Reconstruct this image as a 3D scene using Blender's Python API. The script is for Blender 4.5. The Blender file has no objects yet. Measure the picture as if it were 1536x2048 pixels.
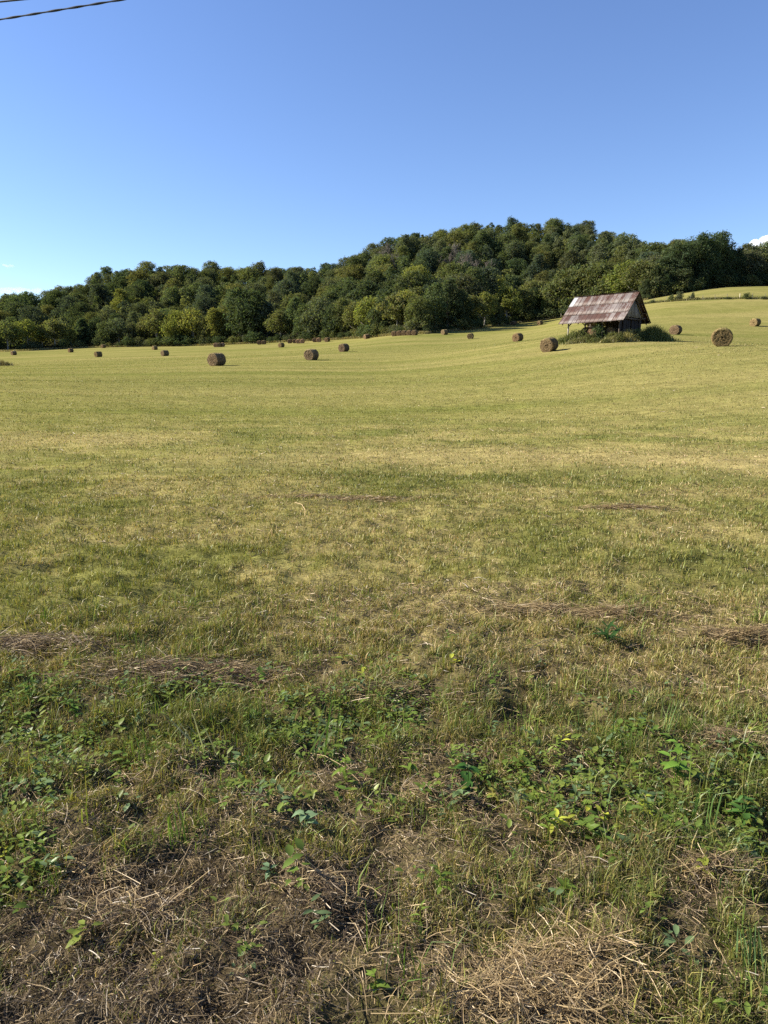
import bpy, math, random
import numpy as np
R = math.radians
rng = np.random.default_rng(11)
random.seed(5)
scene = bpy.context.scene
COL = scene.collection

# ------------------------------------------------------------------ camera model (photo pixels 1536 x 2048)
F = 1420.0; HOR = 760.0; CAMZ = 1.6
PITCH = math.atan((1024 - HOR) / F)
cp, sp = math.cos(PITCH), math.sin(PITCH)

def ray(px, py):
    u = (px - 768) / F; v = (1024 - py) / F
    return np.array([u, cp + v * sp, -sp + v * cp])

def at(px, py, d):
    """world point seen at (px, py) at horizontal distance d"""
    r = ray(px, py); k = d / math.hypot(r[0], r[1])
    return np.array([0, 0, CAMZ]) + r * k

def proj(p):
    x, y, z = p[0], p[1], p[2] - CAMZ
    dz = y * cp - z * sp; up = y * sp + z * cp
    return 768 + F * x / dz, 1024 - F * up / dz

def az_of(px, py=700):
    r = ray(px, py); return math.atan2(r[0], r[1])

# ------------------------------------------------------------------ noise
def _h(i, j, s):
    v = np.sin(i * 127.1 + j * 311.7 + s * 74.7) * 43758.5453
    return v - np.floor(v)

def vnoise(x, y, s=0):
    xi = np.floor(x); yi = np.floor(y); fx = x - xi; fy = y - yi
    fx = fx * fx * (3 - 2 * fx); fy = fy * fy * (3 - 2 * fy)
    return ((_h(xi, yi, s) * (1 - fx) + _h(xi + 1, yi, s) * fx) * (1 - fy)
            + (_h(xi, yi + 1, s) * (1 - fx) + _h(xi + 1, yi + 1, s) * fx) * fy)

def fbm(x, y, s=0, o=3):
    t = 0; a = 0.5; n = 0
    for k in range(o):
        t = t + a * vnoise(x * 2 ** k, y * 2 ** k, s + k * 13); n += a; a *= 0.5
    return t / n

def sstep(a, b, x):
    t = np.clip((x - a) / (b - a), 0, 1); return t * t * (3 - 2 * t)

# ------------------------------------------------------------------ terrain
TL = [(-260, 345, 706), (-150, 345, 704), (0, 340, 702), (100, 338, 699), (200, 330, 694.5), (300, 318, 693), (400, 300, 691.5),
      (500, 282, 687), (600, 264, 681.5), (700, 244, 676), (780, 222, 669.5), (850, 210, 663), (950, 230, 655), (1040, 282, 645),
      (1118, 282, 635.5), (1200, 272, 620), (1290, 256, 600), (1331, 258, 593), (1386, 266, 583.5), (1430, 276, 573), (1536, 288, 572), (1700, 292, 572), (1900, 292, 574)]
SK = [(-260, 470, 590), (0, 470, 585), (70, 470, 588), (130, 465, 570), (200, 460, 538), (300, 450, 528), (400, 450, 531), (500, 450, 530), (600, 440, 528),
      (660, 440, 536), (720, 432, 504), (800, 430, 470), (900, 430, 455), (1000, 440, 442), (1100, 440, 440), (1160, 430, 445),
      (1230, 405, 456), (1300, 375, 474), (1370, 352, 478), (1440, 342, 486), (1480, 350, 500), (1536, 380, 492), (1700, 380, 492), (1900, 380, 500)]
TA = np.array([az_of(p, y) for p, d, y in TL]); TD = np.array([d for p, d, y in TL]); TZ = np.array([at(p, y, d)[2] for p, d, y in TL])
SA = np.array([az_of(p, y) for p, d, y in SK]); SD = np.array([d for p, d, y in SK]); SZ = np.array([at(p, y, d)[2] - 11 for p, d, y in SK])

BALES = [  # px, base py, distance, end turned to the left (deg), label
 (434, 731, 84, 41, 'large brown bale lying alone in the open field, its shaded side wider than its end'),
 (623, 719.5, 97, 30, 'brown bale with a pale round end, second largest in the middle of the field'),
 (688, 702.5, 130, 34, 'mid-distance bale just uphill of the pale-ended bale in the middle of the field'),
 (563, 695.5, 228, 42, 'small far bale between the open field and the row of bales at the wood edge'),
 (734, 680, 226, 60, 'tiny far bale with dark side, nearest to the shaded row of five bales'),
 (655, 685, 240, 32, 'small far bale just below the pink-ended bales at the wood edge'),
 (330, 712, 185, 55, 'dark-sided bale lower and bigger than the small bale straight behind it'),
 (197, 713.5, 200, 58, 'dark-sided bale with a narrow lit end in the low corner of the field'),
 (142, 705.5, 288, 58, 'small far bale below the pale trunked trees at the low end of the wood'),
 (207, 695.3, 318, 50, 'tiny dark bale hard against the foot of the wood'),
 (310, 700, 270, 58, 'small far bale straight behind the dark-sided bale'),
 (28, 710.5, 285, 58, 'small far bale beside the rough grass tongue at the edge of the field'),
 (889, 672.5, 205, 45, 'small pale-topped bale in the open, just beyond the shaded row of five'),
 (941, 679.5, 185, 12, 'small round-ended bale on the slope between two other open-field bales'),
 (1036, 683, 130, 30, 'mid-size bale uphill of the large bale in front of the shed'),
 (1027, 650, 262, 40, 'tiny bale touching the shade of the wood uphill of the shed'),
 (1080, 654, 250, 38, 'tiny bale with pale sunny end and dark side, beside the shed roof'),
 (1099, 705, 78, 24, 'large bale with hollow centre lying in front of the weedy tin-roofed shed'),
 (1350, 669.3, 120, 18, 'reddish-ended bale uphill beside the dark grass clump of the shed'),
 (1443, 691, 64, -3, 'largest bale of all, its ragged round end square to the viewer'),
 (1509, 653.3, 152, 24, 'pale-ended bale standing highest on the open slope under the wire fence'),
]
ROWB = [  # bales stored along the edge of the wood
 (432, 690, 272, 20, 'pale bale at the low end of the short row of three under the trees'),
 (439, 689.6, 270, 25, 'middle bale of the short row of three under the trees'),
 (445, 689.2, 271, 20, 'bale at the uphill end of the short row of three under the trees'),
 (519, 686, 268, 15, 'shaded bale of a dark pair under the trees, the downhill one'),
 (528, 685.3, 267, 15, 'shaded bale of a dark pair under the trees, the uphill one'),
 (580, 682, 258, 12, 'dim bale starting the row of four beneath the trees'),
 (590, 681.8, 256, 12, 'dim bale next to the first pink-ended bale of the row of four'),
 (597, 682, 252, 8, 'pink-ended bale third in the row of four beneath the trees'),
 (605, 681.8, 251, 8, 'pink-ended bale closing the row of four beneath the trees'),
 (630, 681.3, 252, 12, 'shaded bale beside a lone pink-ended one at the foot of the trees'),
 (638, 680.6, 250, 10, 'lone pink-ended bale beside a shaded one at the foot of the trees'),
 (789.5, 668.8, 212, 24, 'bale at the downhill end of the shaded row of five at the wood edge'),
 (799.5, 667.8, 210, 24, 'second bale from the downhill end of the shaded row of five'),
 (809.5, 666.6, 208, 24, 'middle bale of the shaded row of five at the wood edge'),
 (819.5, 665.4, 206, 24, 'second bale from the uphill end of the shaded row of five'),
 (829.5, 664.2, 204, 24, 'bale at the uphill end of the shaded row of five'),
]
ctrl = []
for a in np.linspace(-0.62, 0.62, 8):
    for d in (0.6, 1.2, 2.2, 4.5, 8.0): ctrl.append((a, d, 0.0))
    ctrl.append((a, 16, 0.10))
for b in BALES: p = at(b[0], b[1], b[2]); ctrl.append((math.atan2(p[0], p[1]), b[2], p[2]))
for a, d, z in zip(TA, TD, TZ): ctrl.append((a, d, z))
for px, py, d in [(0, 760, 60), (0, 798, 38), (300, 760, 60), (768, 798, 38), (768, 757, 60), (-200, 765, 60), (0, 733, 120), (768, 722, 95),
                  (1200, 683, 86), (1120, 674, 95), (1300, 682, 87), (1100, 790, 36), (1500, 785, 34), (1536, 692, 64), (1800, 695, 64), (1800, 655, 155),
                  (1290, 605.5, 214), (1340, 603.5, 213), (1400, 600, 213), (1440, 598.5, 214), (1536, 598, 216), (1750, 600, 216), (-200, 735, 120), (-200, 716, 290)]:
    p = at(px, py, d); ctrl.append((math.atan2(p[0], p[1]), d, p[2]))
CT = np.array(ctrl); CU = np.stack([CT[:, 0] * 2.6, np.log(CT[:, 1])], 1)

def _tps(r2): return r2 * np.log(r2 + 1e-9) * 0.5
n_ = len(CU)
K = _tps(((CU[:, None] - CU[None]) ** 2).sum(-1)) + np.eye(n_) * 0.02
Pm = np.c_[np.ones(n_), CU]
A_ = np.block([[K, Pm], [Pm.T, np.zeros((3, 3))]])
W_ = np.linalg.solve(A_, np.r_[CT[:, 2], np.zeros(3)])
NA, ND = 260, 360
GA = np.linspace(-0.66, 0.66, NA); GD = np.linspace(math.log(0.5), math.log(420), ND)
gu = np.stack(np.meshgrid(GA * 2.6, GD, indexing='ij'), -1).reshape(-1, 2)
GZ = np.empty(len(gu))
for i in range(0, len(gu), 20000):
    q = gu[i:i + 20000]; GZ[i:i + 20000] = _tps(((q[:, None] - CU[None]) ** 2).sum(-1)) @ W_[:n_] + W_[n_] + q @ W_[n_ + 1:]
GZ = GZ.reshape(NA, ND)
GZ *= sstep(math.log(5), math.log(12), GD)[None, :]

def field_z(a, d):
    fa = (np.clip(a, GA[0], GA[-1]) - GA[0]) / (GA[1] - GA[0]); fd = (np.clip(np.log(np.maximum(d, .5)), GD[0], GD[-1]) - GD[0]) / (GD[1] - GD[0])
    i = np.clip(fa.astype(int), 0, NA - 2); j = np.clip(fd.astype(int), 0, ND - 2); u = fa - i; v = fd - j
    return (GZ[i, j] * (1 - v) + GZ[i, j + 1] * v) * (1 - u) + (GZ[i + 1, j] * (1 - v) + GZ[i + 1, j + 1] * v) * u

def hag(cx, cy, rx, ry, rot, x, y):
    dx, dy = x - cx, y - cy; c, s = math.cos(rot), math.sin(rot)
    return np.exp(-(((dx * c + dy * s) / rx) ** 2 + ((-dx * s + dy * c) / ry) ** 2))

def gz(x, y):
    """ground height"""
    x = np.asarray(x, float); y = np.asarray(y, float)
    d = np.hypot(x, y); a = np.arctan2(x, y)
    T = np.interp(a, TA, TD) + 5; S = np.interp(a, SA, SD); zs = np.interp(a, SA, SZ)
    zf = field_z(a, np.minimum(d, T)); t = np.clip((d - T) / (S - T), 0, 1)
    z = zf + (zs - zf) * (t * 0.75 + 0.25 * t * t * (3 - 2 * t)) * np.where(d > T, 1, 0)
    far = np.clip((d - S) / 350, 0, 1); z = np.where(d > S, zs * (1 - far) + 20 * far - 10 * np.sin(np.clip((d - S) / 300, 0, 1) * 1.57), z)
    k = 1 - sstep(30, 120, d)
    z = z + k * ((fbm(x * 1.1, y * 1.1, 3) - .5) * .13 + (fbm(x * 4.5, y * 4.5, 9) - .5) * .11 * (1 - sstep(6, 16, d)))
    z = z + (1 - sstep(3, 6, d)) * (fbm(x * 14, y * 14, 21) - .5) * .05
    return z

def gz1(x, y): return float(gz(np.array([x]), np.array([y]))[0])

# ------------------------------------------------------------------ ground cover zones
CG = np.array([.092, .110, .030]); CY = np.array([.170, .170, .046]); CD = np.array([.305, .247, .112]); CB = np.array([.085, .060, .039]); CE = np.array([.052, .040, .028])

def zones(x, y):
    """lush, yellow, dry, brown weights (sum 1) and height factor"""
    d = np.hypot(x, y); a = np.arctan2(x, y)
    big = fbm(x * .55, y * .8, 31); mid = fbm(x * 1.7, y * 2.0, 41); fin = fbm(x * 5, y * 5, 51)
    rx = x + y * .10; ry = y - x * .10
    row = fbm(rx * .035, ry * .30, 61); row2 = fbm(rx * .02, ry * .09, 67); huge = fbm(x * .022, y * .03, 71)
    farl0 = sstep(9, 16, d)
    brown = sstep(.42, .62, mid * .55 + fin * .3 + big * .15 + .40 * (1 - sstep(-.75, .15, x)) * (1 - sstep(2.0, 2.5, d)) + .08 * (1 - sstep(1.5, 2.1, d)) - .15) * (1 - sstep(2.3, 3.6, d))
    brown = np.maximum(brown, .55 * sstep(.5, .68, mid) * sstep(2.6, 3.2, d) * (1 - sstep(3.7, 4.6, d)))
    lush = sstep(.40, .62, big * .5 + mid * .3 + fin * .2 + .10 * np.exp(-((d - 3.0) / .8) ** 2)) * (1 - .75 * sstep(3.6, 4.6, d) * (1 - sstep(4.6, 12, d)))
    lush = np.maximum(lush, .62 * np.exp(-((d - 11.0 - .25 * x) / 1.6) ** 2) * (.45 + .55 * sstep(.35, .55, big)))
    lush = np.maximum(lush * (1 - .5 * sstep(3.8, 4.8, d) * (1 - farl0)), .24 * sstep(.45, .75, big) * sstep(4, 6, d) * (1 - sstep(14, 30, d)))
    farl = sstep(16, 30, d)
    lush = lush * (1 - farl) + farl * np.clip(.20 + .62 * (row - .5) + .5 * (huge - .5), 0, 1)
    dry = sstep(.40, .66, fin * .35 + (1 - big) * .4 + mid * .25) * (.45 + .3 * sstep(2.4, 3.4, d)) + .30 * np.exp(-((d - 4.3) / .8) ** 2)
    band = np.exp(-((d - 14.5 - .12 * x) / 1.9) ** 2) * sstep(-7, 2, x) + .75 * np.exp(-((d - 17 + .25 * x) / 2.0) ** 2) * (1 - sstep(-7, -3, x))
    dry = np.maximum(dry * (1 - farl), np.clip(band, 0, 1) * (1.1 + .8 * fin)); lush = lush * (1 - .8 * np.clip(band, 0, 1))
    dry = dry + farl * np.clip(.19 + .55 * (.5 - row) + .5 * (row2 - .5) + .25 * sstep(.1, .4, a) * (1 - sstep(60, 130, d)), 0, .8)
    w = np.stack([lush, np.full_like(lush, .55), np.clip(dry, 0, 2), brown * 1.5 + .02], -1)
    w = np.clip(w, 0, None); w /= w.sum(-1, keepdims=True)
    hf = .56 + .34 * lush * (1 - farl) - .22 * brown
    return w, hf

def zone_col(w): return w @ np.stack([CG, CY, CD, CB])

# ------------------------------------------------------------------ mesh / material helpers
def mesh(name, V, Q=None, T=None, col=None, smooth=False, mats=(), mi=None):
    V = np.asarray(V, np.float32); parts = []; starts = []; n = 0
    lt = []
    if Q is not None and len(Q): Q = np.asarray(Q, np.int32); parts.append(Q.ravel()); lt.append(np.full(len(Q), 4, np.int32))
    if T is not None and len(T): T = np.asarray(T, np.int32); parts.append(T.ravel()); lt.append(np.full(len(T), 3, np.int32))
    loops = np.concatenate(parts); tot = np.concatenate(lt); st = np.concatenate([[0], np.cumsum(tot)[:-1]]).astype(np.int32)
    me = bpy.data.meshes.new(name); me.vertices.add(len(V)); me.vertices.foreach_set('co', V.ravel())
    me.loops.add(len(loops)); me.loops.foreach_set('vertex_index', loops)
    me.polygons.add(len(tot)); me.polygons.foreach_set('loop_start', st)
    if smooth: me.polygons.foreach_set('use_smooth', np.ones(len(tot), bool))
    if mi is not None: me.polygons.foreach_set('material_index', np.asarray(mi, np.int32))
    me.update(calc_edges=True)
    if col is not None:
        c = np.ones((len(V), 4), np.float32); c[:, :3] = col
        at_ = me.color_attributes.new('col', 'FLOAT_COLOR', 'POINT'); at_.data.foreach_set('color', c.ravel())
    for m in mats: me.materials.append(m)
    return me

class MB:
    """collects shapes for one mesh"""
    def __init__(s): s.V = []; s.Q = []; s.T = []; s.C = []; s.n = 0
    def add(s, V, Q=(), T=(), c=(1, 1, 1)):
        V = np.asarray(V, float).reshape(-1, 3)
        s.V.append(V)
        if len(Q): s.Q.append(np.asarray(Q, int).reshape(-1, 4) + s.n)
        if len(T): s.T.append(np.asarray(T, int).reshape(-1, 3) + s.n)
        c = np.asarray(c, float); s.C.append(np.broadcast_to(c, (len(V), 3)).copy()); s.n += len(V)
    def box(s, c, size, rz=0.0, tilt=None, col=(1, 1, 1)):
        v = np.array([[x, y, z] for x in (-.5, .5) for y in (-.5, .5) for z in (-.5, .5)]) * np.asarray(size)
        if tilt is not None: v = v @ np.asarray(tilt).T
        cc, ss = math.cos(rz), math.sin(rz); v = v @ np.array([[cc, ss, 0], [-ss, cc, 0], [0, 0, 1]]) + np.asarray(c)
        s.add(v, [(0, 1, 3, 2), (4, 6, 7, 5), (0, 4, 5, 1), (2, 3, 7, 6), (0, 2, 6, 4), (1, 5, 7, 3)], c=col)
    def beam(s, a, b, w, h, col=(1, 1, 1)):
        a = np.asarray(a, float); b = np.asarray(b, float); t = (b - a) / np.linalg.norm(b - a)
        up = np.array([0, 0, 1.]) if abs(t[2]) < .95 else np.array([0, 1., 0]); sx = np.cross(t, up); sx /= np.linalg.norm(sx); u = np.cross(sx, t)
        v = [p + sx * i * w / 2 + u * j * h / 2 for p in (a, b) for i, j in ((-1, -1), (1, -1), (1, 1), (-1, 1))]
        s.add(v, [(0, 1, 2, 3), (7, 6, 5, 4), (0, 4, 5, 1), (1, 5, 6, 2), (2, 6, 7, 3), (3, 7, 4, 0)], c=col)
    def tube(s, pts, rad, n=6, col=(1, 1, 1)):
        pts = np.asarray(pts, float); rad = np.broadcast_to(np.asarray(rad, float), (len(pts),)); V = []
        for i, p in enumerate(pts):
            t = pts[min(i + 1, len(pts) - 1)] - pts[max(i - 1, 0)]; t = t / (np.linalg.norm(t) + 1e-9)
            ref = np.array([1., .1, 0]) if abs(t[2]) > .7 else np.array([0, 0, 1.])
            a = np.cross(t, ref); a /= np.linalg.norm(a); b = np.cross(t, a)
            for k in range(n): V.append(p + rad[i] * (a * math.cos(2 * math.pi * k / n) + b * math.sin(2 * math.pi * k / n)))
        Q = [(i * n + k, i * n + (k + 1) % n, (i + 1) * n + (k + 1) % n, (i + 1) * n + k) for i in range(len(pts) - 1) for k in range(n)]
        T = []
        for base in (0, (len(pts) - 1) * n): T += [(base, base + k, base + k + 1) for k in range(1, n - 1)]
        s.add(V, Q, T, col)
    def me(s, name, mat, smooth=False):
        Q = np.concatenate(s.Q) if s.Q else None; T = np.concatenate(s.T) if s.T else None
        return mesh(name, np.concatenate(s.V), Q, T, np.concatenate(s.C), smooth, [mat])
    def build(s, name, mat, parent=None, smooth=False): return link(name, s.me(name, mat, smooth), parent)

def link(name, me, parent=None):
    o = bpy.data.objects.new(name, me); COL.objects.link(o); o.parent = parent; return o

def empty(name, loc, rz=0.0):
    o = bpy.data.objects.new(name, None); COL.objects.link(o); o.location = loc; o.rotation_euler = (0, 0, rz); o.empty_display_size = .3; return o

def tag(o, label=None, cat=None, group=None, kind=None):
    for k, v in (('label', label), ('category', cat), ('group', group), ('kind', kind)):
        if v: o[k] = v
    return o

def copy_tree(o):
    c = o.copy(); COL.objects.link(c)
    for ch in o.children:
        k = ch.copy(); COL.objects.link(k); k.parent = c
    return c

def mat(name):
    m = bpy.data.materials.new(name); m.use_nodes = True; nt = m.node_tree; nt.nodes.clear()
    out = nt.nodes.new('ShaderNodeOutputMaterial'); return m, nt, out

def N(nt, t, **kw):
    n = nt.nodes.new(t)
    for k, v in kw.items():
        if k.startswith('i_'): n.inputs[k[2:].replace('_', ' ')].default_value = v
        else: setattr(n, k, v)
    return n

def mixc(nt, a, b, f, mode='MIX'):
    n = N(nt, 'ShaderNodeMix', data_type='RGBA', blend_type=mode)
    for k, v in ((6, a), (7, b), (0, f)):
        if hasattr(v, 'is_linked') or hasattr(v, 'node'): nt.links.new(v, n.inputs[k])
        else: n.inputs[k].default_value = v if k == 0 or len(v) == 4 else (*v, 1)
    return n.outputs[2]

def leaf_mat(name, trans=.35, objcol=False, gloss=0.0, tr_tint=(1.25, 1.25, .6)):
    m, nt, out = mat(name)
    a = N(nt, 'ShaderNodeAttribute', attribute_name='col'); c = a.outputs['Color']
    if objcol:
        oi = N(nt, 'ShaderNodeObjectInfo'); c = mixc(nt, c, oi.outputs['Color'], 1.0, 'MULTIPLY')
    d = N(nt, 'ShaderNodeBsdfDiffuse'); nt.links.new(c, d.inputs[0])
    t = N(nt, 'ShaderNodeBsdfTranslucent'); nt.links.new(mixc(nt, c, tr_tint, 1.0, 'MULTIPLY'), t.inputs[0])
    mx = N(nt, 'ShaderNodeMixShader'); mx.inputs[0].default_value = trans
    nt.links.new(d.outputs[0], mx.inputs[1]); nt.links.new(t.outputs[0], mx.inputs[2]); s = mx.outputs[0]
    if gloss:
        g = N(nt, 'ShaderNodeBsdfGlossy'); g.inputs['Roughness'].default_value = .42; g.inputs[0].default_value = (1, 1, 1, 1)
        m2 = N(nt, 'ShaderNodeMixShader'); m2.inputs[0].default_value = gloss
        nt.links.new(s, m2.inputs[1]); nt.links.new(g.outputs[0], m2.inputs[2]); s = m2.outputs[0]
    nt.links.new(s, out.inputs[0]); return m

def attr_mat(name, rough=.9, noise=0.0, scale=8.0, stretch=(1, 1, 1), bump=0.0, spec=.2):
    m, nt, out = mat(name); b = N(nt, 'ShaderNodeBsdfPrincipled'); b.inputs['Roughness'].default_value = rough; b.inputs['Specular IOR Level'].default_value = spec
    a = N(nt, 'ShaderNodeAttribute', attribute_name='col'); c = a.outputs['Color']
    if noise or bump:
        tc = N(nt, 'ShaderNodeTexCoord'); mp = N(nt, 'ShaderNodeMapping'); mp.inputs['Scale'].default_value = stretch; nt.links.new(tc.outputs['Object'], mp.inputs[0])
        nz = N(nt, 'ShaderNodeTexNoise'); nz.inputs['Scale'].default_value = scale; nz.inputs['Detail'].default_value = 6; nz.inputs['Roughness'].default_value = .65; nt.links.new(mp.outputs[0], nz.inputs[0])
        rp = N(nt, 'ShaderNodeMapRange'); rp.inputs[1].default_value = .3; rp.inputs[2].default_value = .7; rp.inputs[3].default_value = 1 - noise; rp.inputs[4].default_value = 1 + noise; nt.links.new(nz.outputs[0], rp.inputs[0])
        cm = N(nt, 'ShaderNodeVectorMath', operation='SCALE'); nt.links.new(c, cm.inputs[0]); nt.links.new(rp.outputs[0], cm.inputs['Scale']); c = cm.outputs[0]
        if bump:
            bp = N(nt, 'ShaderNodeBump'); bp.inputs['Strength'].default_value = 1; bp.inputs['Distance'].default_value = bump; nt.links.new(nz.outputs[0], bp.inputs['Height']); nt.links.new(bp.outputs[0], b.inputs['Normal'])
    nt.links.new(c, b.inputs['Base Color']); nt.links.new(b.outputs[0], out.inputs[0]); return m

M_grass = leaf_mat('grass_blade', .28, gloss=.015)
M_straw = leaf_mat('dry_straw', .18, gloss=.02, tr_tint=(1, .95, .8))
M_weed = leaf_mat('weed_leaf', .40, gloss=.015)
M_tree = leaf_mat('tree_leaves', .44, objcol=True, gloss=.0)
M_wood_leaf = leaf_mat('wood_leaves', .44)
M_bark = attr_mat('bark', .95, .35, 3.0, (1, 1, .25), .02)
M_ground = attr_mat('field_ground', 1.0, .42, 26.0, (1, 1, 1), .012, .0)
def grain(m):
    nt = m.node_tree; b = next(n for n in nt.nodes if n.type == 'BSDF_PRINCIPLED'); src = b.inputs['Base Color'].links[0].from_socket
    tc = N(nt, 'ShaderNodeTexCoord'); cur = src
    for sc, st, amp in ((.9, (.30, 1.5, 1), .14), (3.2, (.6, 1.3, 1), .22)):
        mp = N(nt, 'ShaderNodeMapping'); mp.inputs['Scale'].default_value = st; mp.inputs['Rotation'].default_value = (0, 0, R(-6)); nt.links.new(tc.outputs['Object'], mp.inputs[0])
        nz = N(nt, 'ShaderNodeTexNoise'); nz.inputs['Scale'].default_value = sc; nz.inputs['Detail'].default_value = 4; nt.links.new(mp.outputs[0], nz.inputs[0])
        rp = N(nt, 'ShaderNodeMapRange'); rp.inputs[1].default_value = .3; rp.inputs[2].default_value = .7; rp.inputs[3].default_value = 1 - amp; rp.inputs[4].default_value = 1 + amp; nt.links.new(nz.outputs[0], rp.inputs[0])
        cm = N(nt, 'ShaderNodeVectorMath', operation='SCALE'); nt.links.new(cur, cm.inputs[0]); nt.links.new(rp.outputs[0], cm.inputs['Scale']); cur = cm.outputs[0]
    nt.links.new(cur, b.inputs['Base Color'])
grain(M_ground)
M_hill = attr_mat('hill_ground', 1.0, .4, .4, (1, 1, 1), 0.0, .0)

# ------------------------------------------------------------------ ground sheet (polar grid, one sheet split at the foot of the wood)
az = np.concatenate([np.linspace(-math.pi, -.64, 40)[:-1], np.linspace(-.64, .64, 300), np.linspace(.64, math.pi, 40)[1:]])
rad = np.concatenate([[0.02], np.geomspace(.25, 6.5, 300), np.geomspace(6.5, 480, 260)[1:], np.geomspace(480, 900, 14)[1:]])
AA, DD = np.meshgrid(az, rad, indexing='ij'); X, Y = DD * np.sin(AA), DD * np.cos(AA); Z = gz(X, Y)
w, hf = zones(X, Y); colr = zone_col(w)
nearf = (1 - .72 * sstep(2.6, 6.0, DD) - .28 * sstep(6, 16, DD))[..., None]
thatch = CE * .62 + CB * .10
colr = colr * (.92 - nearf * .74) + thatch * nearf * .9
nr = len(rad); idx = np.arange(len(az) * nr).reshape(len(az), nr)
Qg = np.stack([idx[:-1, :-1], idx[:-1, 1:], idx[1:, 1:], idx[1:, :-1]], -1).reshape(-1, 4)
Vg = np.stack([X, Y, Z], -1).reshape(-1, 3); Cg = colr.reshape(-1, 3)
fa = AA[:-1, :-1].ravel(); fd = DD[:-1, :-1].ravel()
isH = fd > np.interp(fa, TA, TD) + 3
def sub(name, sel, mat_, col):
    q = Qg[sel]; u, inv = np.unique(q, return_inverse=True); return link(name, mesh(name, Vg[u], inv.reshape(-1, 4), None, col[u], True, [mat_]))
tag(sub('field_ground', ~isH, M_ground, Cg), kind='structure')
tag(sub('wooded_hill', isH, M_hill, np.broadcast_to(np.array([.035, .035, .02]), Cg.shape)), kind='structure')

# ------------------------------------------------------------------ blades and straw
def blades(x, y, h, wd, lean, col, seg=2, rootz=None, curve=.5):
    n = len(x); z = gz(x, y) - .004 if rootz is None else rootz
    ph = rng.uniform(0, 2 * np.pi, n); le = lean * h
    dx, dy = np.cos(ph) * le, np.sin(ph) * le
    pa = ph + rng.normal(1.57, .9, n); wx, wy = np.cos(pa) * wd / 2, np.sin(pa) * wd / 2
    vz = np.sqrt(np.maximum(h * h - le * le, (h * .12) ** 2))
    V = np.empty((n, 5, 3)); m = .55
    V[:, 0] = np.stack([x - wx, y - wy, z], -1); V[:, 1] = np.stack([x + wx, y + wy, z], -1)
    mx, my, mz = x + dx * m * curve, y + dy * m * curve, z + vz * (m + .12)
    V[:, 2] = np.stack([mx - wx * .8, my - wy * .8, mz], -1); V[:, 3] = np.stack([mx + wx * .8, my + wy * .8, mz], -1)
    V[:, 4] = np.stack([x + dx, y + dy, z + vz], -1)
    b = np.arange(n)[:, None] * 5
    return V.reshape(-1, 3), b + np.array([[0, 1, 3, 2]]), b + np.array([[2, 3, 4]]), np.repeat(col, 5, 0)

def strands(x, y, z, L, wd, ang, pit, bend, col, seg=3):
    """lying stalks: curved ribbons"""
    n = len(x); k = seg + 1; t = np.linspace(-.5, .5, k)[None, :]
    a = ang[:, None] + bend[:, None] * t * 2
    px_ = x[:, None] + np.cos(a) * L[:, None] * t; py_ = y[:, None] + np.sin(a) * L[:, None] * t
    pz_ = z[:, None] + np.sin(pit)[:, None] * L[:, None] * t + (rng.uniform(-.5, 1, n)[:, None] * L[:, None] * .12) * (.25 - t * t) * 4
    roll = rng.uniform(-1.2, 1.2, n)[:, None]
    sx = -np.sin(a) * np.cos(roll) * wd[:, None] / 2; sy = np.cos(a) * np.cos(roll) * wd[:, None] / 2; sz = np.sin(roll) * wd[:, None] / 2 + 0 * a
    V = np.stack([np.stack([px_ - sx, py_ - sy, pz_ - sz], -1), np.stack([px_ + sx, py_ + sy, pz_ + sz], -1)], 2).reshape(n, k * 2, 3)
    b = np.arange(n)[:, None, None] * (2 * k) + np.arange(seg)[None, :, None] * 2
    Q = (b + np.array([0, 1, 3, 2])).reshape(-1, 4)
    return V.reshape(-1, 3), Q, np.repeat(col, k * 2, 0)

def scatter(n, d0, d1, amax=.60):
    d = np.exp(rng.uniform(math.log(d0), math.log(d1), n)); a = rng.uniform(-amax, amax, n)
    return d * np.sin(a), d * np.cos(a), d

def scatter_area(n, d0, d1, amax=.60):
    d = np.sqrt(rng.uniform(d0 * d0, d1 * d1, n)); a = rng.uniform(-amax, amax, n)
    return d * np.sin(a), d * np.cos(a), d

def pick(w, n):
    c = np.cumsum(w, -1); r = rng.uniform(0, 1, n)[:, None]; return np.minimum((r > c).sum(-1), 3)

PAL = np.stack([CG, CY, CD, CB])
def grass_set(x, y, d, hmul=1.0):
    n = len(x); w, hf = zones(x, y); k = pick(w, n)
    clump = sstep(.34, .64, fbm(x * 9, y * 9, 81, 2)) * (1 - sstep(12, 30, d)) + sstep(12, 30, d)
    nk = 1 - sstep(3.0, 5.0, d); keep = rng.uniform(0, 1, n) < (.30 - .20 * nk + (.70 + .20 * nk) * clump) * np.where(w[:, 3] > .45, .6, 1)
    x, y, d, k, hf = x[keep], y[keep], d[keep], k[keep], hf[keep]; n = len(x)
    c = PAL[k] * rng.uniform(.62, 1.4, (n, 1)) * rng.uniform(.88, 1.12, (n, 3))
    h = rng.gamma(4, .25, n) * .062 * hf * hmul * (1 + (.45 * clump[keep] - .25) * (1 - sstep(5, 9, d))) * np.where(k >= 2, .8, 1.0) * (1 + .25 * sstep(20, 80, d))
    wd = np.maximum(.0027, .0011 * d ** .80) * rng.uniform(.5, 1.5, n)
    lean = np.clip(rng.normal(.66, .26, n), .05, .97); lean = np.where(k == 3, np.clip(lean + .3, 0, .98), lean)
    return blades(x, y, h, wd, lean, c)

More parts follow.
